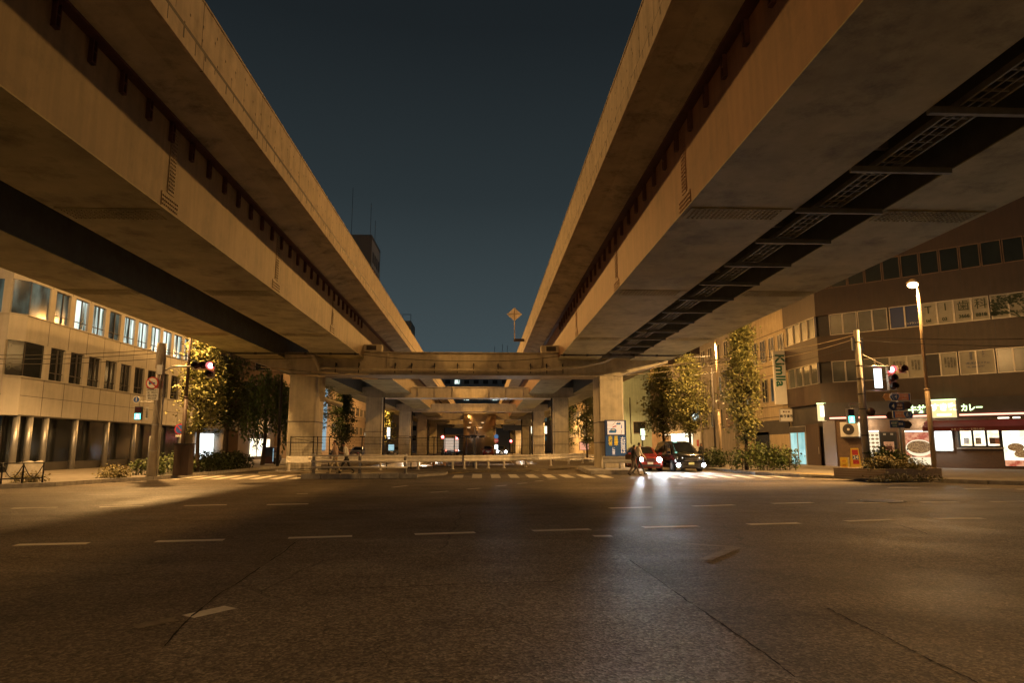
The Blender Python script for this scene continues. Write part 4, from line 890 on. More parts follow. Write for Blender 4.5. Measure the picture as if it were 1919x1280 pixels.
a.build("frame", m_black, t); fb().box(u0 + .05, u1 - .05, -.03, -.01, z0, z1).build("pane", e_shop, t); fb().box(u0 - .1, u1 + .1, -.3, -.08, z0 - .2, z0 - .12).build("counter_ledge", m_galv, t)
for k, m_ in ((0.12, m_signw), (.4, m_tan), (.72, m_brown2), (.85, m_signp)): fb().box(u0 + (u1 - u0) * k, u0 + (u1 - u0) * k + .3, -.045, -.032, z0 + .1, z0 + .5).build("notice", m_, t)
t, u0, u1, z0, z1 = panel("poster_window", "tall lit window with food posters at the right end of the restaurant", "window", (1224, 952, 1370, 1146), e_shop, frame=m_black)
a = fb()
for c, w_, h_ in (((u0 + .62, z0 + 1.15), .42, .25), ((u0 + .95, z0 + .75), .45, .25)):
    a.add([(c[0] + w_ * cos(2 * pi * k / 20), -.086, c[1] + h_ * sin(2 * pi * k / 20)) for k in range(20)], [list(range(20))])
a.build("bowl_print", e_bowl, t); fb().box(u0, u1, -.085, -.08, z0, z0 + .35).build("lower_print", e_poster, t)
for cx in (500, 765):
    u_ = uz(*q5(cx, 945))[0]; point("poster_lamp", FX @ Vector((u_, -.45, 3.1)), 45, (1, .8, .5), .08)
ua, ub = uz(*q5(800, 920))[0], U_END
t = thing("red_awning", "long dark red sloping awning over the restaurant windows", "awning", FX @ Vector(((ua + ub) / 2, -.6, 2.6)), TH)
a = fb(); a.profx([(-.12, 3.2), (-.12, 3.15), (-1.2, 2.72), (-1.2, 2.77)][::-1], ua, ub); a.build("canopy", m_awn, t); a = fb(); a.box(ua, ub, -1.22, -1.19, 2.5, 2.74); a.build("valance", m_awn, t)
for k in range(2): fb().box(uz(*q5(1205 + 80 * k, 875))[0], uz(*q5(1265 + 60 * k, 875))[0], -1.25, -1.15, 3.22, 3.3).build("tube_light", e_warm, t)
text("牛丼・カレー・お持ち帰り", .15, m_signw, t, FX, (uz(*q5(1045, 940))[0], -1.235, 2.6))
u0, u1, z0, z1 = rect(334, 905, 434, 985, .45)
t = thing("air_conditioner", "white outdoor air conditioner unit on the brick wall under the neon", "air conditioner", FX @ Vector(((u0 + u1) / 2, -.4, z0)), TH)
fb().box(u0, u1, -.5, -.08, z0, z1).build("casing", m_signw, t, bevel=.02); a = fb(); a.tube([(u0 + .55, -.5, (z0 + z1) / 2), (u0 + .55, -.53, (z0 + z1) / 2)], .38, 24); a.build("fan_grille", m_dkst, t)
a = fb(); a.tube([(u0 + .55, -.53, (z0 + z1) / 2), (u0 + .55, -.55, (z0 + z1) / 2)], .09, 12); a.build("fan_hub", m_signw, t); a = fb(); a.box(u0, u1, -.5, .0, z0 - .1, z0 - .03); a.build("bracket", m_dkst, t)
# doorway with cyan lobby, dark door, silver column
pS = lambda px, py: hit(px, py, (24.68, 50, 0), Vector((1, 0, 0)))
t = thing("lobby_doorway", "corner doorway with a pale cyan lit lobby and steel jamb", "doorway", (24.6, 52.5, .15))
MB().box(24.60, 24.69, 51.55, 54.3, .15, 3.1).build("frame", m_alu, t); MB().box(24.57, 24.60, 51.75, 54.1, .2, 2.6).build("lit_lobby", e_cyan, t); MB().box(24.55, 24.57, 52.8, 52.95, .2, 2.6).build("mullion", m_alu, t); MB().box(24.56, 24.60, 51.6, 54.2, 2.62, 3.05).build("transom", m_darkwall, t)
t = thing("dark_door", "plain dark door between the lobby doorway and the silver column", "door", (24.6, 50.3, .15)); MB().box(24.62, 24.69, 49.5, 51.5, .15, 3.2).build("leaf", m_brown, t); MB().box(24.6, 24.62, 49.65, 49.7, 1, 1.5).build("handle", m_galv, t)
t = thing("silver_column", "silver clad column at the corner beside the air conditioner", "column", FX @ Vector((.3, -.1, .15)), TH); fb().box(.02, .85, -.1, -.005, .15, 3.38).build("cladding", M("silver_cladding", (.6, .55, .55), .25, .8, .1, 2), t)
# A-frame and crates on the pavement
gA = gnd(1604, 880.5, .15); f = FR(gA, TH + .5)
t = thing("folding_sign", "yellow folding pavement sign with red panels, beside the crates", "sign", gA, TH + .5)
for s_ in (1, -1):
    a = MB(); a.T = f; a.plate([(-.30, -.22 * s_, .0), (.30, -.22 * s_, .0), (.21, -.02 * s_, 1.28), (-.21, -.02 * s_, 1.28)][::s_], .03); a.build("board", m_yel, t, bevel=.01)
tilt = math.atan2(.2, 1.28)
for z0, z1, m_ in ((.88, 1.2, m_red), (.34, .58, m_red), (.6, .86, m_navy)):
    a = MB(); a.T = f @ Matrix.Translation((0, -.235, 0)) @ Matrix.Rotation(-tilt, 4, 'X'); a.box(-.17, .17, -.02, -.012, z0, z1); a.build("print", m_, t)
text("24", .30, m_signw, t, f @ Matrix.Translation((0, -.235, 0)) @ Matrix.Rotation(-tilt, 4, 'X'), (0, -.028, .73), bold=.008)
for k in range(2):
    gA = gnd(1584, 876.5, .15); t = thing("crate", ["yellow bottle crate standing on the pavement, lower of two", "yellow bottle crate stacked on top of the other one"][k], "crate", gA + Vector((0, 0, .34 * k)), TH, "yellow crates by the brick wall")
    a = MB(); a.box(-.24, .24, -.18, .18, .005, .04); a.box(-.24, .24, -.18, -.15, .04, .12); a.box(-.24, .24, -.18, -.15, .22, .33); a.box(-.24, -.1, -.18, -.15, .12, .22); a.box(.1, .24, -.18, -.15, .12, .22); a.box(-.24, .24, .15, .18, .04, .33); a.box(-.24, -.21, -.15, .15, .04, .33); a.box(.21, .24, -.15, .15, .04, .33)
    a.build("shell", m_yel, t, local=True); MB().box(-.12, .12, -.183, -.18, .06, .1).build("print", m_red, t, local=True)
# vertical logo sign and the little restaurant sign on the tan building
Yk = 54.4; t = thing("vertical_sign", "tall white vertical sign with green logo lettering on the tan building", "sign", (24, Yk, 5))
xa, xb, za, zb2 = 23.66, 24.64, at(1480, 758, Yk).z, at(1478, 657, Yk).z
MB().box(xa, xb, Yk, Yk + .22, za, zb2).build("box", m_signw, t, bevel=.02); text("Kimlla", 1.06, m_green, t, I4, ((xa + xb) / 2, Yk - .01, za + (zb2 - za) * .63), rot=(pi / 2, -pi / 2, 0), bold=.03, name="lettering")
for z in (za + .6, zb2 - .9): MB().box(xb, xb + .3, Yk + .05, Yk + .15, z, z + .25).build("bracket", m_dkst, t)
Yk = 53.6; t = thing("small_signboard", "small white framed signboard with black brush lettering below the vertical sign", "sign", (24, Yk, 3.4)); xa, xb, za, zb2 = 23.6, 24.62, at(1488, 790.5, Yk).z, at(1488, 766.5, Yk).z
MB().box(xa, xb, Yk, Yk + .2, za, zb2).build("box", m_alu, t); MB().box(xa + .05, xb - .05, Yk - .015, Yk, za + .05, zb2 - .05).build("face", m_signw, t)
text("めうまち", .27, m_ink, t, I4, ((xa + xb) / 2, Yk - .025, za + .42), bold=.012); text("■ 88 ■", .17, m_maroon, t, I4, ((xa + xb) / 2, Yk - .025, zb2 - .24))

# ================================================================== TREES, SHRUBS, GRASS
def leaves(mb, pts, size, rng, droop=0):
    for p in pts:
        a, b = rng.uniform(0, 2 * pi), rng.uniform(-1.1, 1.1) if not droop else rng.uniform(-.3, .3)
        d = Vector((cos(a) * cos(b), sin(a) * cos(b), sin(b))); s_ = Vector((-sin(a), cos(a), rng.uniform(-.5, .5))).normalized(); z = size * rng.uniform(.7, 1.3)
        if droop: d = Vector((cos(a) * .25, sin(a) * .25, -1)).normalized()
        P = Vector(p); n = len(mb.v)
        mb.v += [P - d * z * .5, P + s_ * z * .42, P + d * z * .5, P - s_ * z * .42]; mb.f.append((n, n + 1, n + 2, n + 3)); mb.m.append(0)
def tree(label, x, y, z0, h, prof, mat, nclump, per, size, seed, trunk_r=.11, spread=.28, name="ginkgo_tree", lean=0.0):
    """tapered trunk, limbs out to leaf clumps spread through the crown; prof = (height fraction, radius) pairs"""
    rng = random.Random(seed); t = thing(name, label, "tree", (x, y, z0))
    hs = [p_[0] for p_ in prof]; rs = [p_[1] for p_ in prof]
    tr = MB(); tr.tube([(x + .04 * sin(k * 1.3 + seed) + lean * k / 8, y + .05 * cos(k * 1.7 + seed), z0 + h * .97 * k / 8) for k in range(9)], trunk_r, 9, 0, .02)
    lf = MB()
    for c in range(nclump):
        f = hs[0] + (hs[-1] - hs[0]) * rng.random() ** .9; r_ = float(np.interp(f, hs, rs)); a = rng.uniform(0, 2 * pi); rr = r_ * (rng.random() ** .5) * rng.uniform(.75, 1.15)
        cx, cy, cz = x + lean * f + cos(a) * rr, y + sin(a) * rr, z0 + h * f
        if rr > .3: tr.tube([(x + lean * f, y, cz - rr * .6), (x + lean * f + cos(a) * rr * .55, y + sin(a) * rr * .55, cz - rr * .18), (cx, cy, cz)], max(.012, trunk_r * .28), 5, 0, .008)
        sp_ = spread * rng.uniform(.6, 1.3)
        leaves(lf, [(rng.gauss(cx, sp_), rng.gauss(cy, sp_), rng.gauss(cz, sp_ * .8)) for _ in range(int(per * rng.uniform(.6, 1.4)))], size, rng)
    tr.build("trunk", m_wood, t, True); lf.build("crown", mat, t); return t
tree("ginkgo brightly lit gold by the street lamp, at the left kerb beside the red signal", -15.6, 38.5, .15, 7.5, [(.30, .25), (.38, .8), (.55, 1.1), (.72, 1.0), (.88, .75), (1.0, .3)], m_leafy, 150, 46, .17, 1, .13)
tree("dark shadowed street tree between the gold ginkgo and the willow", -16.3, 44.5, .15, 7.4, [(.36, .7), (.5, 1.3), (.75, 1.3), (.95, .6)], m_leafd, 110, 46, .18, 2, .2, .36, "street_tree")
def willow(label, x, y, z0, h, seed):
    rng = random.Random(seed); t = thing("willow_tree", label, "tree", (x, y, z0)); tr = MB(); lf = MB()
    tr.tube([(x, y, z0), (x + .1, y, z0 + h * .3), (x - .05, y + .1, z0 + h * .6), (x, y, z0 + h * .9)], .17, 9, 0, .04)
    for c in range(95):
        a, r_ = rng.uniform(0, 2 * pi), 1.75 * rng.random() ** .5; zt = z0 + h * (1.0 - .22 * (r_ / 1.75) ** 2) + rng.uniform(-.3, .2); L_ = rng.uniform(2.2, 5.0)
        cx, cy = x + cos(a) * r_, y + sin(a) * r_
        tr.tube([(x, y, zt - .9), (cx, cy, zt), (cx + cos(a) * .1, cy + sin(a) * .1, zt - L_)], .014, 4, 0, .004)
        leaves(lf, [(cx + rng.gauss(0, .09) + cos(a) * .1 * k / 46, cy + rng.gauss(0, .09), zt - L_ * k / 46) for k in range(46)], .19, rng, 1)
    tr.build("trunk", m_wood, t, True); lf.build("crown", m_willow, t)
willow("drooping willow beside the dark street pole, left of the nearest column", -16.6, 53, .15, 7.2, 3)
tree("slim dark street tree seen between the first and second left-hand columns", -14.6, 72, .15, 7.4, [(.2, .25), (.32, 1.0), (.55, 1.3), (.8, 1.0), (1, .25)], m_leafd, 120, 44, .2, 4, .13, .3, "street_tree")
tree("lit ginkgo sliver right behind the nearest left-hand column", -14.6, 62, .15, 9, [(.3, .7), (.6, 1.3), (1, .3)], m_leafy, 60, 40, .2, 14, .12)
tree("tall narrow ginkgo with a bushy foot beside the black taxi van", 15.7, 40.6, .15, 8.9, [(.2, .35), (.30, .8), (.40, 1.25), (.55, 1.25), (.68, .95), (.80, .62), (.92, .5), (1.0, .25)], m_leafy, 230, 46, .16, 5, .11, .24)
tree("lit ginkgo with a round-bottomed crown, second along the right kerb", 15.9, 52.5, .15, 8.3, [(.30, .3), (.38, 1.1), (.55, 1.55), (.7, 1.25), (.85, .9), (1, .3)], m_leafy, 180, 46, .18, 6, .13, .28)
tree("broad darker ginkgo third along the right kerb", 16.0, 60.5, .15, 8.6, [(.3, .6), (.45, 1.5), (.6, 1.4), (.8, 1.0), (1, .4)], m_leafy, 150, 44, .22, 7, .15, .34)
tree("street tree seen just left of the blue warning board column", 13.0, 86, .15, 9.0, [(.15, .5), (.3, 1.0), (.55, 1.2), (.8, .9), (1, .3)], m_leafy, 80, 40, .25, 8, .13, .3, "street_tree")
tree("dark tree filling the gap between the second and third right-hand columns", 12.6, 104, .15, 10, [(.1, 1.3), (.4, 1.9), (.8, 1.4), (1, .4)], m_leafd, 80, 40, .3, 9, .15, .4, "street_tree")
tree("small tree far along the left kerb, seen past the third left-hand column", -14.8, 108, .15, 8, [(.2, .7), (.5, 1.3), (1, .3)], m_leafy, 60, 36, .28, 10, .12, .3, "street_tree")
def shrub(name, label, x0, x1, y0, y1, z0, h, mat, n, size, seed, cat="shrub", thick=True):
    rng = random.Random(seed); t = thing(name, label, cat, ((x0 + x1) / 2, (y0 + y1) / 2, z0)); st = MB(); lf = MB()
    for k in range(n):
        a, b = rng.uniform(-1, 1), rng.uniform(-1, 1); cx, cy = (x0 + x1) / 2 + a * (x1 - x0) / 2, (y0 + y1) / 2 + b * (y1 - y0) / 2
        hh = h * rng.uniform(.45, 1.05) * (1 - .35 * max(abs(a), abs(b)) ** 3)
        if k % 3 == 0: st.tube([(cx, cy, z0), (cx + rng.gauss(0, .06), cy, z0 + hh * .9)], .012, 4)
        leaves(lf, [(rng.gauss(cx, .13), rng.gauss(cy, .13), z0 + abs(rng.gauss(hh * .85 - (rng.random() ** 2) * hh * .7, .1))) for _ in range(26)], size, rng)
    st.build("stems", m_wood, t); lf.build("foliage", mat, t); return t
shrub("shrub", "bright rounded shrub round the foot of the no-parking sign", -16.9, -14.95, 34.2, 37.2, .15, 1.15, m_shrub, 80, .13, 31)
shrub("hedge", "long dark clipped hedge under the shadowed trees along the left kerb", -16.6, -15.05, 37.6, 46.5, .15, 1.25, m_leafd, 210, .15, 32, "hedge")
shrub("shrub", "thick shrub with twigs at the foot of the tall narrow ginkgo", 14.9, 18.2, 39.2, 41.6, .15, 1.9, m_shrub, 120, .15, 33)
shrub("shrub", "low shrub in front of the white shop, just right of the black taxi van", 14.9, 16.4, 45, 48, .15, 1.5, m_leafd, 60, .15, 34)
shrub("shrub", "dim shrub beside the second right-hand column", 11.8, 13.6, 66, 70, .15, 1.7, m_leafd, 50, .18, 35)
shrub("grass_tuft", "tuft of dry grass at the foot of the left utility pole", -17.0, -16.0, 31.0, 32.6, .15, .55, m_grass, 30, .10, 36, "grass tuft")
for i, (px, py, lb) in enumerate(((36, 905, "left of two grass tufts under the low pipe fence"), (68, 904, "right of two grass tufts under the low pipe fence"))):
    g_ = gnd(px, py, .15); shrub("grass_tuft", lb, g_.x - .25, g_.x + .25, g_.y - .2, g_.y + .2, .15, .42, m_grass, 14, .08, 40 + i, "grass tuft")
# planter on the right corner
c0, c1 = gnd(1660, 899, .15), gnd(1766, 896, .15); ang = math.atan2(c1.y - c0.y, c1.x - c0.x); f = FR(c0, ang); L_ = (c1 - c0).length
t = thing("brick_planter", "low curved brick planter bed on the right pavement corner", "planter", c0, ang); a = MB(); a.T = f.copy()
a.box(0, L_, 0, .18, 0, .42); a.box(0, .18, .18, 2.6, 0, .42); a.box(L_ - .18, L_, .18, 2.6, 0, .42); a.box(.18, L_ - .18, 2.42, 2.6, 0, .42); a.build("brick_wall", m_planter, t)
a = MB(); a.T = f.copy(); a.box(.18, L_ - .18, .18, 2.42, 0, .36); a.build("soil", m_wood, t)
def pl(u_, v, z=.36): return f @ Vector((u_, v, z))
for i, (u_, v, w_, h, m_, sz, n, lb) in enumerate(((.55, .7, .55, .65, m_grass, .10, 40, "straw coloured grasses at the left end of the brick planter"), (1.65, 1.3, .55, 1.15, m_shrub, .12, 60, "leafy green shrub in the middle of the brick planter, before the bowl poster"), (2.5, 1.2, .3, .95, m_shrub, .12, 34, "small leafy shrub at the right end of the planter, behind the lamp post"), (1.7, .45, .9, .5, m_grass, .09, 50, "low dry weeds along the front of the brick planter"))):
    c = pl(u_, v); shrub("planter_shrub", lb, c.x - w_, c.x + w_, c.y - .4, c.y + .4, c.z, h, m_, n, sz, 50 + i)
gk = gnd(1660, 903, .15)
shrub("grass_tuft", "straggly weeds along the kerb before the brick planter", gk.x - .3, gk.x + 2.4, gk.y + .1, gk.y + .45, .15, .22, m_grass, 34, .08, 60, "grass tuft")

# ================================================================== POLES, SIGNALS, SIGNS
m_lensoff = M("signal_lens_dark", (.06, .02, .02), .25, 0, .1, 3)
m_sigbody = M("signal_housing", (.50, .46, .40), .5, .1, .1, 4)
def signal(name, label, lamps, Y, r, body=m_sigbody, cat="traffic light"):
    """lamps: list of (x, z, material); each lamp is housing, visor and lens"""
    x0, z0 = lamps[0][0], lamps[0][1]; t = thing(name, label, cat, (x0, Y, z0))
    a = MB()
    for i, (x, z, m_) in enumerate(lamps): a.box(x - r * 1.16, x + r * 1.16, Y - .002 * i, Y + .16 + .003 * i, z - r * 1.16, z + r * 1.16)
    a.build("housing", body, t)
    for x, z, m_ in lamps:
        lit = m_ is not m_lensoff
        a = MB(); a.tube([(x, Y - .0, z), (x, Y - .03, z)], r, 18); a.build("lens", m_, t, True)
        if lit and m_ is e_red: b = MB(); b.tube([(x, Y - .03, z), (x, Y - .04, z)], r * .7, 16); b.build("lens_core", e_redc, t)
        a = MB(); n = 14; rr = r * 1.12
        vs = [(x + rr * cos(pi * k / n * 1.3 - .47), Y + yy, z + rr * sin(pi * k / n * 1.3 - .47)) for yy in (0, -.22) for k in range(n + 1)] + [(x + rr * .93 * cos(pi * k / n * 1.3 - .47), Y + yy, z + rr * .93 * sin(pi * k / n * 1.3 - .47)) for yy in (0, -.22) for k in range(n + 1)]
        m1 = n + 1
        fs = [(k, k + 1, m1 + k + 1, m1 + k) for k in range(n)] + [(2 * m1 + k, 3 * m1 + k, 3 * m1 + k + 1, 2 * m1 + k + 1) for k in range(n)] + [(m1 + k, m1 + k + 1, 3 * m1 + k + 1, 3 * m1 + k) for k in range(n)]
        a.add(vs, fs); a.build("visor", m_black, t)
    return t
def pole(name, label, base, top, r0, r1, mat, cat="pole"):
    t = thing(name, label, cat, base); a = MB(); a.tube([base, top], r0, 14, 0, r1); a.build("shaft", mat, t, True); return t
# left utility pole
YL = 31.6; b = gnd(284, 893.5, .15); YL = b.y; topz = at(299, 646, YL).z
tp = pole("utility_pole", "concrete utility pole at the left corner carrying the truck ban sign", b, (b.x, b.y, topz), .17, .14, m_pole)
a = MB(); a.tube([(b.x, b.y, topz - 1.15), (b.x, b.y, topz + .06)], .21, 14); a.build("cap_sleeve", m_pole, tp, True)
a = MB(); a.tube([(b.x + .26, b.y - .05, .15), (b.x + .27, b.y - .05, 3.9), (b.x + .2, b.y - .05, 4.4), (b.x + .22, b.y, topz - .5)], .045, 8); a.tube([(b.x - .19, b.y - .05, .15), (b.x - .18, b.y - .05, 2.0)], .04, 6); a.tube([(b.x + .19, b.y - .12, 2.6), (b.x + .05, b.y - .2, 3.6), (b.x + .16, b.y - .15, 5.2), (b.x + .18, b.y - .1, topz - .6)], .025, 6); a.build("conduit", m_galv, tp, True)
MB().box(b.x - .02, b.x + .24, b.y - .3, b.y - .15, topz - 1.45, topz - 1.0).build("junction_box", m_galv, tp)
a = MB()
for z in (1.3, 2.5, 3.7, 4.6, 5.0): a.tube([(b.x, b.y, z), (b.x, b.y, z + .05)], .18, 14)
a.build("band", m_galv, tp)
s0 = at(368, 689, YL); s2 = at(397, 686, YL)
a = MB(); zA = at(370, 688, YL).z + .02; a.tube([(b.x, b.y, zA - .55), (b.x + .2, b.y - .05, zA - .25), (b.x + .55, b.y - .05, zA), (at(395, 686, YL).x + .1, b.y + .1, zA + .02)], .04, 8); a.build("signal_arm", m_galv, tp, True); a = MB(); a.tube([(b.x, b.y, zA + .9), (b.x + 1.9, b.y + .02, zA + .12)], .012, 5); a.build("stay_wire", m_galv, tp)
zs = at(383, 686, YL).z; xs3 = [at(x_, 686, YL).x for x_ in (370, 383.5, 397)]
signal("traffic_light", "horizontal traffic light, right lamp red, on the left pole's arm over the gold ginkgo", [(xs3[0], zs, m_lensoff), (xs3[1], zs, m_lensoff), (xs3[2], zs, e_red), (xs3[2] - .02, zs - .40, m_lensoff)], YL - .12, .15)
point("red_glow", (xs3[2], YL - .5, zs), 4, (1, .08, .06), .1)
def round_sign(name, label, px, py, Y, rad, face, ring=None, cat="road sign"):
    c = at(px, py, Y); t = thing(name, label, cat, c)
    a = MB(); a.tube([(c.x, Y, c.z), (c.x, Y - .02, c.z)], rad, 28); a.build("disc", ring or face, t)
    if ring: a = MB(); a.tube([(c.x, Y - .02, c.z), (c.x, Y - .026, c.z)], rad * .8, 28); a.build("face", face, t)
    return t, c
t, c = round_sign("truck_ban_sign", "round red-ringed no trucks sign with a blue lorry, on the left utility pole", 285.5, 718, YL - .3, .29, m_signw, m_red)
a = MB(); y = YL - .335; a.box(c.x - .15, c.x + .02, y, y + .01, c.z - .05, c.z + .07); a.box(c.x + .03, c.x + .13, y, y + .01, c.z - .05, c.z + .03)
for x in (-.1, .08): a.tube([(c.x + x, y, c.z - .06), (c.x + x, y + .01, c.z - .06)], .03, 10)
a.build("lorry_symbol", m_blue, t); a = MB(); a.plate([(c.x - .2, y - .004, c.z + .14), (c.x - .16, y - .004, c.z + .18), (c.x + .2, y - .004, c.z - .14), (c.x + .16, y - .004, c.z - .18)][::-1], .003); a.build("red_bar", m_red, t)
p0, p1 = at(273.5, 750, YL - .3), at(298, 728, YL - .3)
t = thing("time_plate", "white plate with hours in small black writing, under the truck ban sign", "sign", p0); MB().box(p0.x, p1.x, YL - .32, YL - .3, p0.z, p1.z).build("plate", m_signw, t)
w_ = p1.x - p0.x; h_ = p1.z - p0.z; xm = (p0.x + p1.x) / 2
for k, s_ in enumerate(("(終)22時から", "(翌) 7時まで", "(都公安委)", "都心全域")): text(s_, .112, m_ink, t, I4, (xm, YL - .325, p1.z - h_ * (.15 + .235 * k)), sx=.85, ext=.002)
t, c = round_sign("pedestrian_sign", "small blue round sign above the green walking man, left pole", 256, 749, YL - .25, .165, m_blue, m_signw)
a = MB(); a.box(c.x - .02, c.x + .02, YL - .285, YL - .276, c.z - .08, c.z + .05); a.ball((c.x, YL - .283, c.z + .08), .025, 6); a.build("figure_symbol", m_signw, t)
cp = at(258, 776, YL - .2); t = thing("pedestrian_signal", "pedestrian signal with green walking man lit, on the left utility pole", "pedestrian light", cp)
zt_, zb_ = at(258, 762, YL - .2).z, at(258, 787, YL - .2).z; a = MB(); a.box(cp.x - .16, cp.x + .16, YL - .2, YL - .02, zb_, zt_); a.build("housing", m_black, t, bevel=.02)
def walkman(t, x, y, zc, m_): 
    a = MB(); a.ball((x, y, zc + .10), .032, 8); a.box(x - .035, x + .035, y, y + .01, zc - .02, zc + .065); a.plate([(x - .02, y, zc - .01), (x + .03, y, zc - .01), (x - .06, y, zc - .12), (x - .1, y, zc - .12)], .01); a.plate([(x - .02, y, zc - .01), (x + .03, y, zc - .01), (x + .1, y, zc - .12), (x + .06, y, zc - .12)], .01); a.build("walking_man", m_, t)
MB().box(cp.x - .13, cp.x + .13, YL - .21, YL - .2, zb_ + .03, (zb_ + zt_) / 2 - .02).build("green_lens", e_grn, t); walkman(t, cp.x, YL - .22, zb_ + .15, e_white); MB().box(cp.x - .13, cp.x + .13, YL - .21, YL - .2, (zb_ + zt_) / 2 + .02, zt_ - .03).build("red_lens", m_lensoff, t)
p0, p1 = at(272, 787, YL - .12), at(279, 763, YL - .12); t = thing("name_plate", "narrow white plate with vertical characters between the walking man and the left pole", "sign", p0); MB().box(p0.x, p1.x, YL - .14, YL - .12, p0.z, p1.z).build("plate", m_signw, t); text("自\n転\n車\n専", .12, m_ink, t, I4, ((p0.x + p1.x) / 2, YL - .145, (p0.z + p1.z) / 2), line=.9, ext=.002)
a = MB(); zz_ = at(270, 754, YL).z; a.tube([(b.x, b.y, zz_), (cp.x - .02, b.y - .1, zz_)], .03, 8); a.tube([(cp.x, b.y - .1, zz_ + .05), (cp.x, b.y - .1, zt_ - .02)], .03, 8); a.build("side_arm", m_galv, tp)
# brown cabinet, no-parking sign, dark lamp column
c0 = gnd(296, 893, .15); t = thing("utility_cabinet", "tall dark brown cabinet just right of the left utility pole", "cabinet", (c0.x + .4, c0.y + 1.2, .15)); a = MB(); x = c0.x + .35; y = c0.y + .9; a.box(x - .1, x + .62, y, y + .6, .15, 1.62); a.build("body", m_browncab, t, bevel=.02); MB().box(x - .14, x + .66, y - .04, y + .64, 1.62, 1.68).build("lid", m_dkst, t); MB().box(x + .25, x + .27, y - .006, y, .3, 1.5).build("door_seam", m_ink, t)
bp_ = gnd(339, 887.5, .15); YN = bp_.y; tp2 = pole("no_parking_sign", "round blue no-parking sign with red ring on a thin post in the shrub", bp_, (bp_.x, YN, at(338, 800, YN).z), .032, .032, m_galv, "road sign")
c = at(337.5, 804.5, YN - .05); a = MB(); a.tube([(c.x, YN - .05, c.z), (c.x, YN - .07, c.z)], .275, 28); a.build("red_ring", m_red, tp2); a = MB(); a.tube([(c.x, YN - .07, c.z), (c.x, YN - .076, c.z)], .22, 28); a.build("blue_face", m_blue, tp2)
a = MB(); a.plate([(c.x - .17, YN - .08, c.z + .13), (c.x - .13, YN - .08, c.z + .17), (c.x + .17, YN - .08, c.z - .13), (c.x + .13, YN - .08, c.z - .17)][::-1], .003); a.build("red_bar", m_red, tp2); MB().box(c.x - .2, c.x + .2, YN - .06, YN - .045, c.z - .40, c.z - .30).build("arrow_plate", m_signw, tp2)
# right utility pole with signals
b = gnd(1626, 894.5, .15); YR = b.y; topz = at(1606, 619, YR).z
tp = pole("utility_pole", "pale utility pole on the right pavement corner carrying the vertical red signal", b, (b.x, YR, topz), .15, .12, m_pole)
a = MB(); a.tube([(b.x, YR, .15), (b.x, YR, .62)], .17, 14); a.build("foot_sleeve", m_dkst, tp, True)
a = MB()
for z in (1.2, 2.0, 3.2, 3.9, 4.6, 5.2, 6.3): a.tube([(b.x, YR, z), (b.x, YR, z + .05)], .16, 14)
a.build("band", m_dkst, tp)
a = MB(); a.tube([(b.x + .17, YR - .03, .6), (b.x + .16, YR - .03, 3.4), (b.x + .17, YR - .03, topz - .9)], .03, 6); a.build("conduit", m_galv, tp)
for s_ in (-1, 1): a = MB(); a.box(b.x + s_ * .2 - .05, b.x + s_ * .2 + .05, YR - .06, YR + .06, topz - .95, topz - .35); a.build("insulator_box", m_galv, tp)
zu, zl = at(1630, 686.5, YR).z, at(1630, 733, YR).z; xe_ = at(1660, 686, YR).x
a = MB(); a.tube([(b.x, YR, zl), (xe_ + .05, YR, zl)], .035, 8); a.build("lower_arm", m_galv, tp, True); a = MB(); a.tube([(b.x, YR, zu), (xe_ + .1, YR, zu)], .04, 8); a.tube([(b.x, YR, at(1613, 660, YR).z), (xe_ - .1, YR, zu + .05)], .018, 6); a.build("signal_arm", m_galv, tp, True)
xg = [at(1668, p_, YR).z for p_ in (693, 709, 724)]; xx_ = at(1669, 708, YR).x
signal("traffic_light", "vertical traffic light with top lamp red and side arrow box, on the right pole's arm", [(xx_, xg[0], e_red), (xx_ + .01, xg[1], m_lensoff), (xx_ + .02, xg[2], m_lensoff), (at(1688, 692, YR).x, xg[0] + .02, m_lensoff)], YR - .1, .155)
point("red_glow", (xx_, YR - .5, xg[0]), 12, (1, .08, .08), .1)
p0, p1 = at(1641, 727, YR), at(1650, 691, YR); t = thing("lit_name_sign", "narrow vertical white glowing sign between the right pole and its red signal", "sign", p0); MB().box(p0.x, p1.x, YR - .06, YR + .06, p0.z, p1.z).build("box", e_white, t); MB().box(p0.x - .03, p1.x + .03, YR - .07, YR + .07, p1.z, p1.z + .06).build("cap", m_galv, t)
cp = at(1593.5, 780, YR - .1); zt_, zb_ = at(1594, 766, YR).z, at(1594, 794, YR).z; t = thing("pedestrian_signal", "pedestrian signal with green walking man lit, on the right utility pole", "pedestrian light", cp)
MB().box(cp.x - .17, cp.x + .17, YR - .2, YR - .02, zb_, zt_).build("housing", m_sigbody, t, bevel=.02); MB().box(cp.x - .13, cp.x + .13, YR - .21, YR - .2, zb_ + .03, (zb_ + zt_) / 2 - .02).build("green_lens", e_grn, t); walkman(t, cp.x, YR - .22, zb_ + .17, e_white); MB().box(cp.x - .13, cp.x + .13, YR - .21, YR - .2, (zb_ + zt_) / 2 + .02, zt_ - .03).build("red_lens", m_lensoff, t)
a = MB(); zz_ = zt_ + .2; a.tube([(b.x, YR, zz_), (cp.x, YR - .1, zz_)], .03, 8); a.tube([(cp.x, YR - .1, zz_), (cp.x, YR - .1, zt_ - .01)], .03, 8); a.build("side_arm", m_galv, tp)
p0, p1 = at(1602, 793, YR), at(1606.5, 765, YR); t = thing("name_plate", "narrow blank white plate beside the right walking-man signal", "sign", p0); MB().box(p0.x, p1.x, YR - .05, YR - .03, p0.z, p1.z).build("plate", m_signw, t)
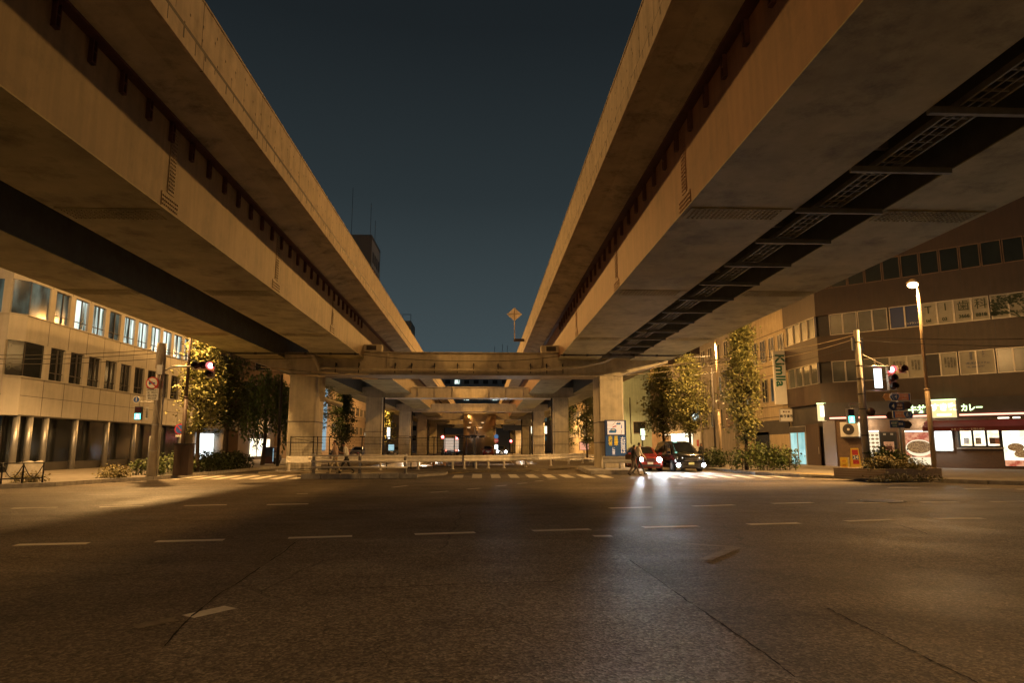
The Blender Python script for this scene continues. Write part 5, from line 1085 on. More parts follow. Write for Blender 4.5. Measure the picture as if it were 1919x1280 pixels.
c = at(1628, 773, YR + .1); t = thing("loudspeaker", "small round loudspeaker on the right utility pole", "loudspeaker", c); a = MB(); a.tube([(c.x, YR - .1, c.z), (c.x, YR + .25, c.z)], .2, 16, 0, .08); a.build("horn", m_browncab, t, True)
# route guide signs on their own grey post
YG = 29.9; bx_ = gnd(1694, 897, .4); YG = 30.6; xg_ = at(1691, 860, YG).x
t0 = pole("sign_post", "grey post in the planter carrying four stacked route signs", (xg_, YG, .36), (xg_ - .0, YG, at(1687, 736, YG).z), .055, .05, m_galv, "post")
def route(label, x0, x1, y0, y1, shield, shx, words, left, face, edge, shm, dim=False):
    p0, p1 = at(x0, y1, YG - .1), at(x1, y0, YG - .1); zc = (p0.z + p1.z) / 2; hh = (p1.z - p0.z) / 2; tip = hh * .55
    t = thing("route_sign", label, "road sign", (p0.x, YG - .1, p0.z))
    def arrow_poly(g, y):
        if left: return [(p0.x - tip + g, y, zc), (p0.x + g, y, p0.z + g), (p1.x - g, y, p0.z + g), (p1.x - g, y, p1.z - g), (p0.x + g, y, p1.z - g)]
        return [(p0.x + g, y, p0.z + g), (p1.x - g, y, p0.z + g), (p1.x + tip - g, y, zc), (p1.x - g, y, p1.z - g), (p0.x + g, y, p1.z - g)]
    MB().plate(arrow_poly(0, YG - .13), -.03).build("border", m_signw if not dim else m_navy, t); MB().plate(arrow_poly(.025, YG - .133), -.004).build("panel", edge, t)
    xa, xb = (p0.x + .12, p1.x - .1) if left else (p0.x + .1, p1.x - .12)
    MB().box(xa, xb, YG - .141, YG - .137, p0.z + .035, p1.z - .035).build("field", face, t)
    sx_ = at(shx, (y0 + y1) / 2, YG - .15).x; r_ = hh * 1.0
    pts = [(sx_ + r_ * 1.0 * sin(a_), zc + r_ * cos(a_)) for a_ in (0,)] ; poly = []
    if shield != "316":
        for k in range(24):
            a_ = 2 * pi * k / 24; rr = r_ * (1.0 + .16 * cos(3 * (a_ + pi / 2))) ; poly.append((sx_ + rr * cos(a_) * .98, zc + rr * sin(a_)))
    else: poly = [(sx_ + r_ * cos(2 * pi * k / 6 + pi / 6), zc + r_ * sin(2 * pi * k / 6 + pi / 6)) for k in range(6)]
    MB().plate([(x, YG - .15, z) for x, z in poly], .008).build("shield_edge", m_signw if not dim else shm, t); MB().plate([(sx_ + (x - sx_) * .88, YG - .154, zc + (z - zc) * .88) for x, z in poly], .004).build("shield", shm, t)
    text(shield, hh * (1.35 if len(shield) == 1 else .8), m_signw, t, I4, (sx_, YG - .166, zc), bold=.006, ext=.003)
    xt = ((sx_ + r_) + xb) / 2 if left else (xa + sx_ - r_) / 2
    text(words[0], hh * .62, m_signw, t, I4, (xt, YG - .146, zc + hh * .22), ext=.003, sx=.8); text(words[1], hh * .42, m_signw, t, I4, (xt, YG - .146, zc - hh * .5), ext=.003, sx=.8)
    return t
route("topmost of the four route signs, salmon arrow pointing left with blue number 4 shield", 1671, 1705, 737, 751.5, "4", 1678.5, ("江戸通り", "Edo-dori"), True, m_signp, m_blue, m_blue)
route("second route sign, dim navy arrow with number 4", 1669, 1693, 754, 769, "4", 1673.5, ("昭和通り", "Showa-dori"), True, M("sign_dim_brown", (.2, .09, .06), .6), m_navy, m_navy, True)
route("third route sign, salmon arrow pointing right with blue number 6 shield", 1673, 1707, 770, 784.5, "6", 1700, ("江戸通り", "Edo-dori"), False, m_signp, m_blue, m_blue)
route("lowest of the four route signs, dim blue with number 316 hexagon", 1668, 1692, 788, 802, "316", 1687.5, ("清杉通り", "Kiyosugi"), False, M("sign_dim_teal", (.1, .22, .25), .6), m_navy, m_navy, True)
for k, (px, py) in enumerate(((1664, 744), (1699, 760), (1669, 779), (1699, 796))):
    c = at(px, py, YG + .05); t = thing("guide_sign_rear", ["tan back of a sign left of the topmost route sign", "dark back of a sign right of the second route sign", "dark back of a sign left of the number 6 route sign", "dark back of a sign right of the 316 route sign"][k], "sign back", c)
    a = MB(); s_ = -1 if k in (0, 2) else 1; a.plate([(c.x - .12, c.y, c.z - .17), (c.x + .12, c.y, c.z - .17), (c.x + .12, c.y, c.z + .17), (c.x - .12, c.y, c.z + .17)], .02); a.plate([(c.x + s_ * .12, c.y, c.z - .17), (c.x + s_ * .26, c.y, c.z), (c.x + s_ * .12, c.y, c.z + .17)][::s_], .02); a.build("plate", m_signo if k == 0 else m_browncab, t)
# street lamp in the planter, plus lamps off to the sides and behind
YP = 31.0; lx = at(1750, 868, YP).x; lz = at(1712, 534, YP).z
street_lamp("tall tapering lit sodium street lamp rising from the brick planter", lx, YP, .36, lz - .36 + .12, 12000, SODIUM_PALE, (-.22, 0), 112, (-13, 6.5), .6)
point("lamp_spill", (lx - .22, YP, lz - .3), 1700, SODIUM_PALE, .15)
street_lamp("dark tall street lamp column standing in the shrub beside the no-parking sign", at(339, 880, 36.2).x, 36.2, .15, 9.2, 6800, SODIUM_PALE, (-.9, -1.3), 150, (1.0, 0), .4, m_browncab)
street_lamp("sodium street lamp on the left pavement, near side of the crossing", -21.5, 24.2, .15, 9.6, 4300, SODIUM_PALE, (.9, .5), 158, (-6, 10), .85, soft=.7)
street_lamp("sodium street lamp behind the viewer on the right", 19, -7, 0, 9.6, 2700, SODIUM_PALE, (-.9, .4), 150)
street_lamp("sodium street lamp behind the viewer on the left", -22, -9, 0, 9.6, 4300, SODIUM_PALE, (.9, .4), 150)
street_lamp("added fill lamp on the median, unseen behind the viewer", -1.5, -9, 0, 8.2, 2300, SODIUM_PALE, (.9, .5), 150, (2, 4), .6, soft=.5)  # lamp invented out of view to brighten the near road
street_lamp("lit street lamp on a tall brown pole between the two gold ginkgos", at(1351, 850, 46.5).x, 46.5, .15, 9.0, 4200, SODIUM_PALE, (-.3, .15), 165, (-1, 3), lens=.13)
street_lamp("sodium street lamp on the left pavement beyond the willow", -15.9, 66, .15, 9.2, 3000, SODIUM_PALE, (1.0, 0), 165)
street_lamp("sodium street lamp far along the left kerb", -15.9, 104, .15, 9.2, 11000, SODIUM_PALE, (1.0, 0), 165)
street_lamp("sodium street lamp far along the right kerb", 15.8, 96, .15, 9.2, 11000, SODIUM_PALE, (-1.0, 0), 165)
street_lamp("sodium street lamp at the far end of the right kerb", 15.8, 140, .15, 9.2, 13000, SODIUM_PALE, (-1.0, 0), 165)
def deck_lamp(label, x, y, h, power, tw):
    return street_lamp(label, x, y, SE + .3, h, power, SODIUM, tw, 174, (tw[0] * .6, 0), .12, soft=.45)
for yy, pw, wd in ((-8, 1900, "behind the viewer"), (28, 4300, "before the nearest pier"), (60, 10500, "past the nearest pier"), (94, 12000, "over the third pier"), (128, 14000, "over the fourth pier")):
    deck_lamp("highway lamp standing on the right-hand deck " + wd, 12.4, yy, 9.2, pw, (-3.2, 0))
    deck_lamp("highway lamp standing on the left-hand deck " + wd, -15.2, yy, 9.2, pw, (3.2, 0))
# small twin lamps on the median
def twin(label, px, py, Y, w, mat, lit):
    c = at(px, py, Y); t = thing("twin_lamp", label, "lamp post", (c.x, Y, .12)); a = MB(); a.tube([(c.x, Y, .12), (c.x, Y, c.z)], .06, 8); a.build("post", mat, t); a = MB(); a.tube([(c.x - w, Y, c.z + .02), (c.x + w, Y, c.z + .02)], .04, 6); a.build("arm", mat, t)
    for s_ in (-1, 1):
        a = MB(); a.ball((c.x + s_ * w, Y, c.z), .34, 10, 0, .35); a.build("lamp_head", mat, t, True)
        a = MB(); a.ball((c.x + s_ * w, Y, c.z - .09), .26, 8, 0, .3); a.build("lens", lit, t, True)
e_soft = E("soft_lamp_lens", (1, .6, .28), 1.6)
twin("taller of the two twin-headed lamps in the median, far off", 893, 791, 112, 1.0, m_lampp, e_soft); twin("lower twin-headed lamp just in front of the taller one", 889.5, 800, 96, .8, m_lampp, e_soft)
twin("dark twin-headed lamp standing before the steel clad pier, left of two", 874, 817.5, 70, .75, m_dkst, m_black); twin("dark twin-headed lamp standing before the steel clad pier, right of two", 890, 818.5, 72, .75, m_dkst, m_lampp)
# sign stack and red signals down the median
Ym = 84; t = thing("sign_stack", "far post with blue round sign above a red no-entry sign and a white plate", "road sign", (at(930, 830, Ym).x, Ym, .12)); x = at(930, 830, Ym).x
a = MB(); a.tube([(x, Ym, .12), (x, Ym, at(930, 815, Ym).z)], .04, 6); a.build("post", m_galv, t)
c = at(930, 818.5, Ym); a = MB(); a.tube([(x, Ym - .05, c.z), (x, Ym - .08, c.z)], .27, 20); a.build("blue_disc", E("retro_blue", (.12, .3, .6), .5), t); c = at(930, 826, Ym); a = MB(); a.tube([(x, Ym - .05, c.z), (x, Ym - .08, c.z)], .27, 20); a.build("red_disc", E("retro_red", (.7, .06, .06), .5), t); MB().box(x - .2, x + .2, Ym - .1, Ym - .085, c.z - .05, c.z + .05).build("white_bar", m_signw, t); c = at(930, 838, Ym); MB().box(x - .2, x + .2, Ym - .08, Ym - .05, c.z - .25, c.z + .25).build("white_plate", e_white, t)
for px, py, Y, lb in ((829.5, 819.5, 105, "far orange-red lit signal left of the white truck"), (856, 820.5, 105, "far red lit signal right of the white truck"), (957.5, 827, 130, "farthest red signal, right of the no-entry sign")):
    c = at(px, py, Y); signal("traffic_light", lb, [(c.x, c.z, e_red)], Y, .22)
    tt = pole("signal_post", "thin post holding the " + lb, (c.x + .35, Y + .3, .1), (c.x + .35, Y + .3, c.z + .4), .07, .05, m_dkst, "post")
Yb = 100; c = at(960, 803, Yb); t = thing("dark_sign_gantry", "dark overhead sign panel on a bent post far under the right-hand deck", "sign", c); MB().box(at(943, 803, Yb).x, at(978, 803, Yb).x, Yb, Yb + .2, at(960, 807, Yb).z, at(960, 797, Yb).z).build("panel", m_black, t); a = MB(); x = at(993, 830, Yb).x; a.tube([(x, Yb, .1), (x, Yb, c.z + .3), (at(975, 803, Yb).x, Yb, c.z + .3)], .1, 8); a.build("post", m_dkst, t)
# blue warning board on the right-hand column
p0, p1 = at(1134.3, 855.5, 41.85), at(1173, 787.5, 41.85); t = thing("warning_board", "tall blue warning board with car pictogram and white and yellow writing on the column", "sign", ((p0.x + p1.x) / 2, 41.9, p0.z)); w_, h_ = p1.x - p0.x, p1.z - p0.z
MB().box(p0.x, p1.x, 41.82, 41.94, p0.z, p1.z).build("panel", m_navy, t, bevel=.01); MB().box(p0.x + .03, p1.x - .03, 41.812, 41.82, p0.z + .03, p0.z + h_ * .56).build("blue_field", m_blue, t)
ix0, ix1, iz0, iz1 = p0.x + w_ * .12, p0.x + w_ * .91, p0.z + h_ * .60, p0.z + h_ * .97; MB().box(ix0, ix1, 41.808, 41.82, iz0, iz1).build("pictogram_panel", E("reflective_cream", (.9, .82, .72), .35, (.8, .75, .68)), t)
def pic(u_, v): return ix0 + (ix1 - ix0) * u_, iz0 + (iz1 - iz0) * v
m_pb = M("pictogram_blue", (.04, .2, .65), .5)
for (u_, v, s_, n) in ((.66, .82, .11, 1), (.32, .27, .19, 1)):
    a = MB(); x, z = pic(u_, v); k = s_ * 1.25; a.plate([(x - k, 41.803, z - k * .5), (x + k * .8, 41.803, z - k * .5), (x + k, 41.803, z + k * .15), (x + k * .55, 41.803, z + k * .6), (x - k * .45, 41.803, z + k * .6), (x - k * .7, 41.803, z + k * .1), (x - k, 41.803, z)], .003); a.build("car_symbol", m_pb, t)
    a = MB(); a.plate([(x - k * .45, 41.799, z + k * .12), (x + k * .55, 41.799, z + k * .12), (x + k * .4, 41.799, z + k * .45), (x - k * .3, 41.799, z + k * .45)], .003); a.build("car_window_symbol", m_signw, t)
a = MB(); prv = None
for k in range(7):
    f = k / 6; x, z = pic(.3 + .22 * f, .52 + .1 * sin(f * pi * .5)); 
    if prv: a.plate([(prv[0], 41.802, prv[1] - .03), (x, 41.802, z - .03), (x, 41.802, z + .03), (prv[0], 41.802, prv[1] + .03)], .003)
    prv = (x, z)
a.build("arrow_symbol", m_red, t)
a = MB(); x, z = pic(.84, .58); a.box(x - .025, x + .025, 41.80, 41.806, z - .1, z + .04); a.ball((x, 41.803, z + .08), .03, 6); a.build("walker_symbol", m_pb, t)
a = MB(); x, z = pic(.60, .52)
for k in range(10): a_ = 2 * pi * k / 10; a.box(x + .1 * cos(a_) - .008, x + .1 * cos(a_) + .008, 41.801, 41.806, z + .1 * sin(a_) - .008, z + .1 * sin(a_) + .008)
a.box(ix0, ix0 + (ix1 - ix0) * .3, 41.802, 41.806, pic(0, .68)[1], pic(0, .68)[1] + .012); a.plate([(*pic(.3, .68)[:1], 41.804, pic(.3, .68)[1]), (pic(.48, .98)[0], 41.804, pic(.48, .98)[1]), (pic(.5, .98)[0], 41.804, pic(.5, .98)[1]), (pic(.32, .68)[0], 41.804, pic(.32, .68)[1])], .002); a.box(ix0, ix0 + .2, 41.802, 41.806, pic(0, .42)[1], pic(0, .42)[1] + .012); a.plate([(pic(.78, 0)[0], 41.804, iz0), (pic(.84, .35)[0], 41.804, pic(.84, .35)[1]), (pic(.86, .35)[0], 41.804, pic(.86, .35)[1]), (pic(.80, 0)[0], 41.804, iz0)], .002); a.build("road_lines", m_maroon, t)
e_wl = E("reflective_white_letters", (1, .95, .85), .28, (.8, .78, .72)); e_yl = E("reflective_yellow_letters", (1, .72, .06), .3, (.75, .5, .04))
def board(s, u_, vt, vb, size, mat): n = len(s); text("\n".join(s), size, mat, t, I4, (p0.x + w_ * u_, 41.80, p0.z + h_ * (vt + vb) / 2), bold=.003, ext=.005, line=(vt - vb) * h_ / n / size * .8)
board("右折車は", .83, .565, .03, .32, e_wl); board("直進車", .51, .565, .27, .27, e_yl); board("歩行者", .25, .565, .27, .27, e_yl); board("に注意", .385, .255, .03, .20, e_wl)
# diamond marker on its bracket beside the right-hand parapet
Yd = 54.0; c = at(964, 589, Yd); t = thing("diamond_marker", "orange-lit diamond board on a short mast bracketed to the right-hand parapet", "sign", (c.x, Yd, at(967, 640, Yd).z)); r_ = (at(978, 589, Yd).x - at(949.5, 589, Yd).x) / 2
a = MB(); rb = (c.x, Yd - .22, c.z); pts4 = [(c.x - r_, Yd, c.z), (c.x, Yd, c.z - r_ * .9), (c.x + r_, Yd, c.z), (c.x, Yd, c.z + r_ * .9)]; a.add(pts4 + [(c.x, Yd - .10, c.z), (c.x, Yd + .1, c.z)], [(0, 1, 4), (1, 2, 4), (2, 3, 4), (3, 0, 4), (1, 0, 5), (2, 1, 5), (3, 2, 5), (0, 3, 5)]); a.build("board", M("diamond_board", (.85, .74, .58), .5), t)
a = MB(); zb_ = at(967, 640, Yd).z; a.tube([(c.x, Yd - .14, zb_), (c.x, Yd - .14, c.z + r_ * .8)], .035, 8); a.tube([(c.x - r_ * .8, Yd - .12, c.z + .0), (c.x + r_ * .8, Yd - .12, c.z + .0)], .018, 6); a.build("mast", m_lampp, t); MB().box(c.x - .06, 3.26, Yd - .2, Yd - .05, zb_ - .02, zb_ + .2).build("bracket", m_browncab, t)

# ================================================================== OVERHEAD WIRES
def wire(label, pts, sag=.0, r=.014, mat=m_wire, sleeves=()):
    t = thing("overhead_wire", label, "wire", pts[0]); a = MB(); path = []
    for p, q in zip(pts, pts[1:]):
        p, q = Vector(p), Vector(q)
        for k in range(13): f = k / 12; path.append(p.lerp(q, f) - Vector((0, 0, sag * 4 * f * (1 - f))))
    a.tube(path, r, 5); a.build("cable", mat, t)
    for f0, f1 in sleeves:
        s_ = MB(); p, q = Vector(pts[0]), Vector(pts[-1]); s_.tube([p.lerp(q, f0 + (f1 - f0) * k / 4) - Vector((0, 0, sag * 4 * (f0 + (f1 - f0) * k / 4) * (1 - f0 - (f1 - f0) * k / 4))) for k in range(5)], r * 2.6, 6); s_.build("sleeve", m_wirel, t)
    return t
PL = lambda dz: at(297, 652 + dz, YL); PR = lambda dz: at(1607, 626 + dz, YR)
for k, (yl, yp, lb) in enumerate(((664, 655, "topmost of three wires from the left frame edge to the left pole"), (672, 662, "middle of three wires from the left frame edge to the left pole"), (681, 672, "lowest of three wires from the left frame edge to the left pole"))):
    wire(lb, [tuple(at(-60, yl, 29)), tuple(at(295, yp, YL))], .12)
wire("long wire with cream sleeves from the left pole to the nearest crossbeam, upper", [tuple(PL(6)), tuple(at(700, 702, 41.0))], .25, .016, m_wire, ((.42, .55), (.66, .8), (.84, .97)))
wire("long wire with cream sleeves from the left pole to the nearest crossbeam, lower", [tuple(PL(14)), tuple(at(760, 711, 41.2))], .3, .016, m_wire, ((.5, .62), (.74, .86)))
wire("slack dark wire drooping across the front of the nearest crossbeam", [tuple(at(430, 672, 41.3)), tuple(at(672, 664, 41.3)), tuple(at(890, 677, 41.3)), tuple(at(1060, 666, 41.3)), tuple(at(1330, 668, 46))], .12, .018)
wire("upper wire from the right pole to the right end of the crossbeam", [tuple(PR(0)), tuple(at(1395, 660, 44)), tuple(at(1040, 704, 41.4))], .25, .016, m_wirel)
wire("second wire from the right pole to the right end of the crossbeam", [tuple(PR(7)), tuple(at(1400, 676, 44)), tuple(at(990, 712, 41.4))], .25, .016, m_wirel)
wire("third wire from the right pole sagging low past the lit ginkgos", [tuple(PR(20)), tuple(at(1380, 690, 46)), tuple(at(1150, 706, 41.4))], .3, .014)
wire("wire with pale sleeve passing between the tall narrow ginkgo and the second ginkgo", [tuple(at(1210, 690, 47)), tuple(at(1450, 668, 44)), tuple(PR(10))], .1, .016, m_wire, ((.15, .5),))
wire("upper wire from the right pole to the right frame edge", [tuple(PR(4)), tuple(at(1960, 634, 27))], .1); wire("lower wire from the right pole to the right frame edge", [tuple(PR(11)), tuple(at(1960, 648, 27))], .1)
# further street poles
def plain_pole(label, px, y0, ytop, Y, r, mat): return pole("street_pole", label, (at(px, 850, Y).x, Y, .15), (at(px, 850, Y).x, Y, at(px, ytop, Y).z), r, r * .8, mat)
tq = plain_pole("dark thin street pole between the willow and the nearest left-hand column", 521, 0, 702, 50, .11, m_dkst); a = MB(); x = at(521, 740, 50).x; a.tube([(x, 50, at(521, 742, 50).z), (x + 1.1, 50.2, at(521, 742, 50).z)], .03, 6); a.tube([(x, 50, at(521, 757, 50).z), (x + 1.1, 50.2, at(521, 750, 50).z)], .025, 6); a.build("side_arm", m_dkst, tq)
x = at(1358, 700, 47).x; tq = thing("lamp_box", "dark lamp box and notice box on the far pole behind the tall narrow ginkgo", "box", (x, 46.7, 5)); MB().box(x - .22, x + .22, 46.7, 46.9, at(1350, 708, 47).z, at(1350, 695, 47).z).build("upper_box", m_dkst, tq); MB().box(x - .1, x + .35, 46.75, 46.86, at(1350, 800, 47).z, at(1350, 772, 47).z).build("notice_box", m_brown2, tq)
plain_pole("thin brown pole left of the lamp-box pole", 1341, 0, 690, 49, .07, m_dkst)

# ================================================================== VEHICLES
m_cred = M("car_paint_red", (.30, .035, .02), .25, .3, .05, 1, coat=.8); m_cblk = M("car_paint_black", (.012, .012, .013), .15, .2, .05, 1, coat=1)
m_corg = M("car_paint_orange", (.5, .22, .05), .3, .2, .05, 1, coat=.6); m_cwht = M("car_paint_white", (.7, .7, .68), .35, 0, .05, 1, coat=.5); m_cgry = M("car_paint_grey", (.12, .12, .13), .3, .4, .05, 1, coat=.6)
m_chrome = M("chrome", (.75, .75, .75), .12, 1, .05, 1); m_plate = M("number_plate", (.75, .74, .68), .5); m_platel = M("lit_number_plate", (.62, .72, .45), .5); m_cglass = M("car_glass", (.015, .017, .018), .05, 0, .1, 1, spec=.9)
m_hlens = M("headlamp_glass", (.5, .5, .5), .1, .3, .1, 2)
CARS = {"hatch": dict(L=4.2, W=1.76, st=[(-2.10, .28, .62, .66, .70, .66), (-2.02, .22, .74, .78, .82, .74), (-1.65, .20, .90, .97, .87, .70), (-1.0, .20, .98, 1.05, .88, .68), (-.95, .20, .98, 1.07, .88, .68), (-.25, .2, .98, 1.50, .88, .60), (.3, .2, .98, 1.53, .88, .62), (1.2, .2, 1.0, 1.49, .88, .60), (1.85, .22, 1.02, 1.22, .85, .60), (2.05, .28, .92, 1.0, .80, .62)], ws=(4, 5), rw=(7, 8), sides=(5, 7), wb=1.28, wr=.31),
        "van": dict(L=4.85, W=1.85, st=[(-2.42, .26, .66, .72, .76, .72), (-2.34, .2, .86, .92, .88, .80), (-2.0, .2, 1.02, 1.10, .92, .78), (-1.45, .2, 1.08, 1.18, .925, .74), (-1.4, .2, 1.08, 1.19, .925, .74), (-.6, .2, 1.08, 1.80, .925, .66), (.2, .2, 1.08, 1.86, .925, .68), (1.9, .2, 1.08, 1.84, .925, .67), (2.3, .22, 1.08, 1.62, .91, .66), (2.42, .28, .98, 1.1, .88, .7)], ws=(4, 5), rw=(7, 8), sides=(5, 7), wb=1.5, wr=.33)}
def car(name, label, x, y, z, rz, kind, paint, head=None, tail=None, cat="car", power=0, fog=False, plate=m_plate):
    c = CARS[kind]; st = c["st"]; t = thing(name, label, cat, (x, y, z), rz); W2 = c["W"] / 2; H2 = c["L"] / 2
    a = MB(); ringn = 0; rings = []
    for (yy, zb, zs, zt, w, wt) in st:
        r_ = [(w - .12, zb), (w - .01, zb + .10), (w, (zb + zs) / 2), (w - .015, zs - .08), (w - .05, zs), (wt + .03, zt - .07 if zt - zs > .2 else zt - .015), (wt - .10, zt)]
        rings.append(r_ + [(-p, q) for p, q in r_[::-1]])
    n = len(rings[0]); vs = [(p, s_[0], q) for s_, r_ in zip(st, rings) for p, q in r_]
    fs = [(i * n + j, i * n + (j + 1) % n, (i + 1) * n + (j + 1) % n, (i + 1) * n + j) for i in range(len(st) - 1) for j in range(n)] + [list(range(n))[::-1], list(range((len(st) - 1) * n, len(st) * n))]
    a.add(vs, fs); bo = a.build("body", paint, t, True, True)
    def pt(i, j): return Vector((rings[i][j][0], st[i][0], rings[i][j][1]))
    def win(nm, q, k=.012):
        nn = (q[1] - q[0]).cross(q[-1] - q[0]).normalized(); cc = sum(q, Vector()) / len(q); q = [cc + (p - cc) * .93 + nn * k for p in q]
        MB().plate(q, .004).build(nm, m_cglass, t, False, True)
    i0, i1 = c["ws"]; win("windscreen", [pt(i0, n - 7), pt(i0, 6), pt(i1, 6), pt(i1, n - 7)][::-1][::-1])
    j0, j1 = c["rw"]; win("rear_window", [pt(j1, 6), pt(j1, n - 7), pt(j0, n - 7), pt(j0, 6)])
    s0, s1 = c["sides"]
    for sgn in (1, -1):
        J = (lambda j: j) if sgn > 0 else (lambda j: n - 1 - j)
        mid = (s0 + s1) // 2
        for u_, v in ((s0, mid), (mid, s1)):
            q = [pt(u_, J(4)), pt(v, J(4)), pt(v, J(5)), pt(u_, J(5))]
            win("side_window", q if sgn > 0 else q[::-1])
        q = [pt(i0, J(4)), pt(s0, J(4)), pt(s0, J(5))]; win("quarter_window", q if sgn > 0 else q[::-1])
        for yy in (-c["wb"], c["wb"]):
            xx = sgn * (W2 - .08); b = MB(); b.tube([(xx - .12, yy, c["wr"]), (xx + .095, yy, c["wr"])] if sgn > 0 else [(xx + .12, yy, c["wr"]), (xx - .095, yy, c["wr"])], c["wr"], 20); wh = b.build("tyre", m_rubber, t, False, True)
            b = MB(); e_ = sgn * (W2 + .016); b.tube([(e_, yy, c["wr"]), (e_ + sgn * .015, yy, c["wr"])], c["wr"] * .62, 16); b.build("rim", m_galv, t, False, True)
            b = MB(); e_ = sgn * (W2 - .008); b.tube([(e_ - sgn * .02, yy, c["wr"] + .02), (e_, yy, c["wr"] + .02)], c["wr"] + .07, 22); b.build("wheel_arch", m_black, t, False, True)
        b = MB(); cy = st[4][0] + .12; b.box(min(sgn * (W2 - .02), sgn * (W2 + .2)), max(sgn * (W2 - .02), sgn * (W2 + .2)), cy, cy + .12, st[4][2] + .02, st[4][2] + .17); b.build("wing_mirror", paint, t, False, True)
        hx = sgn * (W2 - .30); hz = st[2][2] - .17; hy = st[1][0] - .0
        b = MB(); b.plate([(hx - .2, hy - .02, hz - .08), (hx + .2, hy + .10, hz - .06), (hx + .2, hy + .14, hz + .09), (hx - .2, hy + .02, hz + .06)], .03); b.build("headlight", m_hlens, t, False, True)
        if head and not fog: b = MB(); b.ball((hx, hy - .05, hz), .15, 12); b.build("headlight_beam_lens", head, t, True, True)
        if head and fog: b = MB(); b.ball((sgn * (W2 - .14), hy - .05, .42), .12, 12); b.build("fog_lamp", head, t, True, True); b = MB(); b.ball((hx - sgn * .1, hy - .06, hz), .03, 8); b.build("side_lamp", e_warm, t, True, True)
        if power: spot("headlight_throw", (sgn * (W2 - .25), hy - .2, .6), (sgn * (W2 - .25), hy - 11, .0), power, (.86, .93, 1), R(42), .9, .06, t)
        ry = st[-1][0] + .01; b = MB(); b.box(sgn * (W2 - .22) - .13, sgn * (W2 - .22) + .13, ry - .06, ry + .012, .82, .98); b.build("tail_light", tail or m_red, t, False, True)
    fy = st[0][0]; b = MB()
    for k in range(4): b.box(-.42, .42, fy - .03, fy + .05, .60 + k * .055 if kind == "hatch" else .66 + k * .06, .625 + k * .055 if kind == "hatch" else .69 + k * .06)
    b.build("grille", m_chrome, t, False, True); MB().box(-.62, .62, fy - .02, fy + .06, .30, .42).build("lower_grille", m_black, t, False, True); MB().box(-.17, .17, fy - .05, fy - .03, .44, .58).build("number_plate", plate, t, False, True)
    MB().box(-.17, .17, st[-1][0], st[-1][0] + .025, .62, .76).build("number_plate", m_plate, t, False, True)
    return t
cr = at(1219, 884.3, 42.3)
car("parked_car", "red hatchback waiting with glaring headlights, behind the two crossing walkers", cr.x, 44.4, 0, 0, "hatch", m_cred, e_head, None, "car", 2300)
cv = at(1292, 884.3, 41.6)
tv = car("taxi_van", "black taxi van with green roof lamp and bright low fog lamps, at the stop line", cv.x, 44.0, 0, R(3), "van", m_cblk, e_head, None, "taxi", 2300, True, m_platel)
a = MB(); a.ball((-.28, -.35, 1.95), .15, 12, 0, .75); a.build("roof_lamp", e_taxi, tv, True, True); MB().box(.46, .64, -1.02, -1.0, 1.34, 1.42).build("dash_light", e_tail, tv, False, True)
car("estate_car", "orange car driving away up the underpass, seen below the guardrail beam", at(823, 870, 84).x, 85.5, rz_(85.5) + .005, 0, "hatch", m_corg, None, e_tail, "car")
car("oncoming_car", "far car with two glaring white headlights under the right-hand deck", at(940, 848, 96).x, 98, .005 + .12, 0, "hatch", m_cgry, e_head, None, "car", 500)
car("far_car", "small dark red car beside the steel clad pier, headlights off", at(915, 846, 108).x, 110, .125, 0, "hatch", m_cred, None, None, "car")
car("departing_car", "dark car with both tail lights glowing, right behind the white-shirted walker", at(666, 852, 90).x, 92, .005, 0, "hatch", m_cgry, None, e_tail, "car")
car("departing_car", "dark car whose single visible tail light glows between the two left walkers", at(628, 853, 82).x, 84.5, .005, 0, "hatch", m_cblk, None, e_tail, "car")
car("oncoming_car", "pair of small headlights very far down the left lanes", at(880, 846, 160).x, 165, .005, 0, "hatch", m_cgry, e_head, None, "car")
car("oncoming_car", "pair of small headlights very far down the right lanes", at(985, 846, 150).x, 152, .005, 0, "hatch", m_cgry, e_head, None, "car")
car("departing_car", "far car with red tail lights beside the white box truck", at(836, 848, 116).x, 118, .005, 0, "hatch", m_cblk, None, e_tail, "car")
car("departing_car", "far car with red tail lights between the second and third left-hand columns", at(741, 850, 104).x, 106, .005, 0, "hatch", m_cgry, None, e_tail, "car")
xt = at(845, 843, 112).x; t = thing("box_truck", "far white box truck with bright lit rear under the red signals", "truck", (xt, 114, .005))
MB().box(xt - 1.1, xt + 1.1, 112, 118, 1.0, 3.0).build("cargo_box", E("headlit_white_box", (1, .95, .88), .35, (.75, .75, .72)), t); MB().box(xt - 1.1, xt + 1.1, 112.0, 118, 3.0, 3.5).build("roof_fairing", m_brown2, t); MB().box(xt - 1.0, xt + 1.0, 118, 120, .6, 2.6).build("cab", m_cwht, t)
for sx_ in (-.85, .85):
    for yy in (113.2, 119): a = MB(); a.tube([(xt + sx_ - .1, yy, .45), (xt + sx_ + .1, yy, .45)], .45, 14); a.build("tyre", m_rubber, t)
    MB().box(xt + sx_ - .15, xt + sx_ + .15, 111.95, 112, .85, 1.0).build("tail_light", e_tail, t)
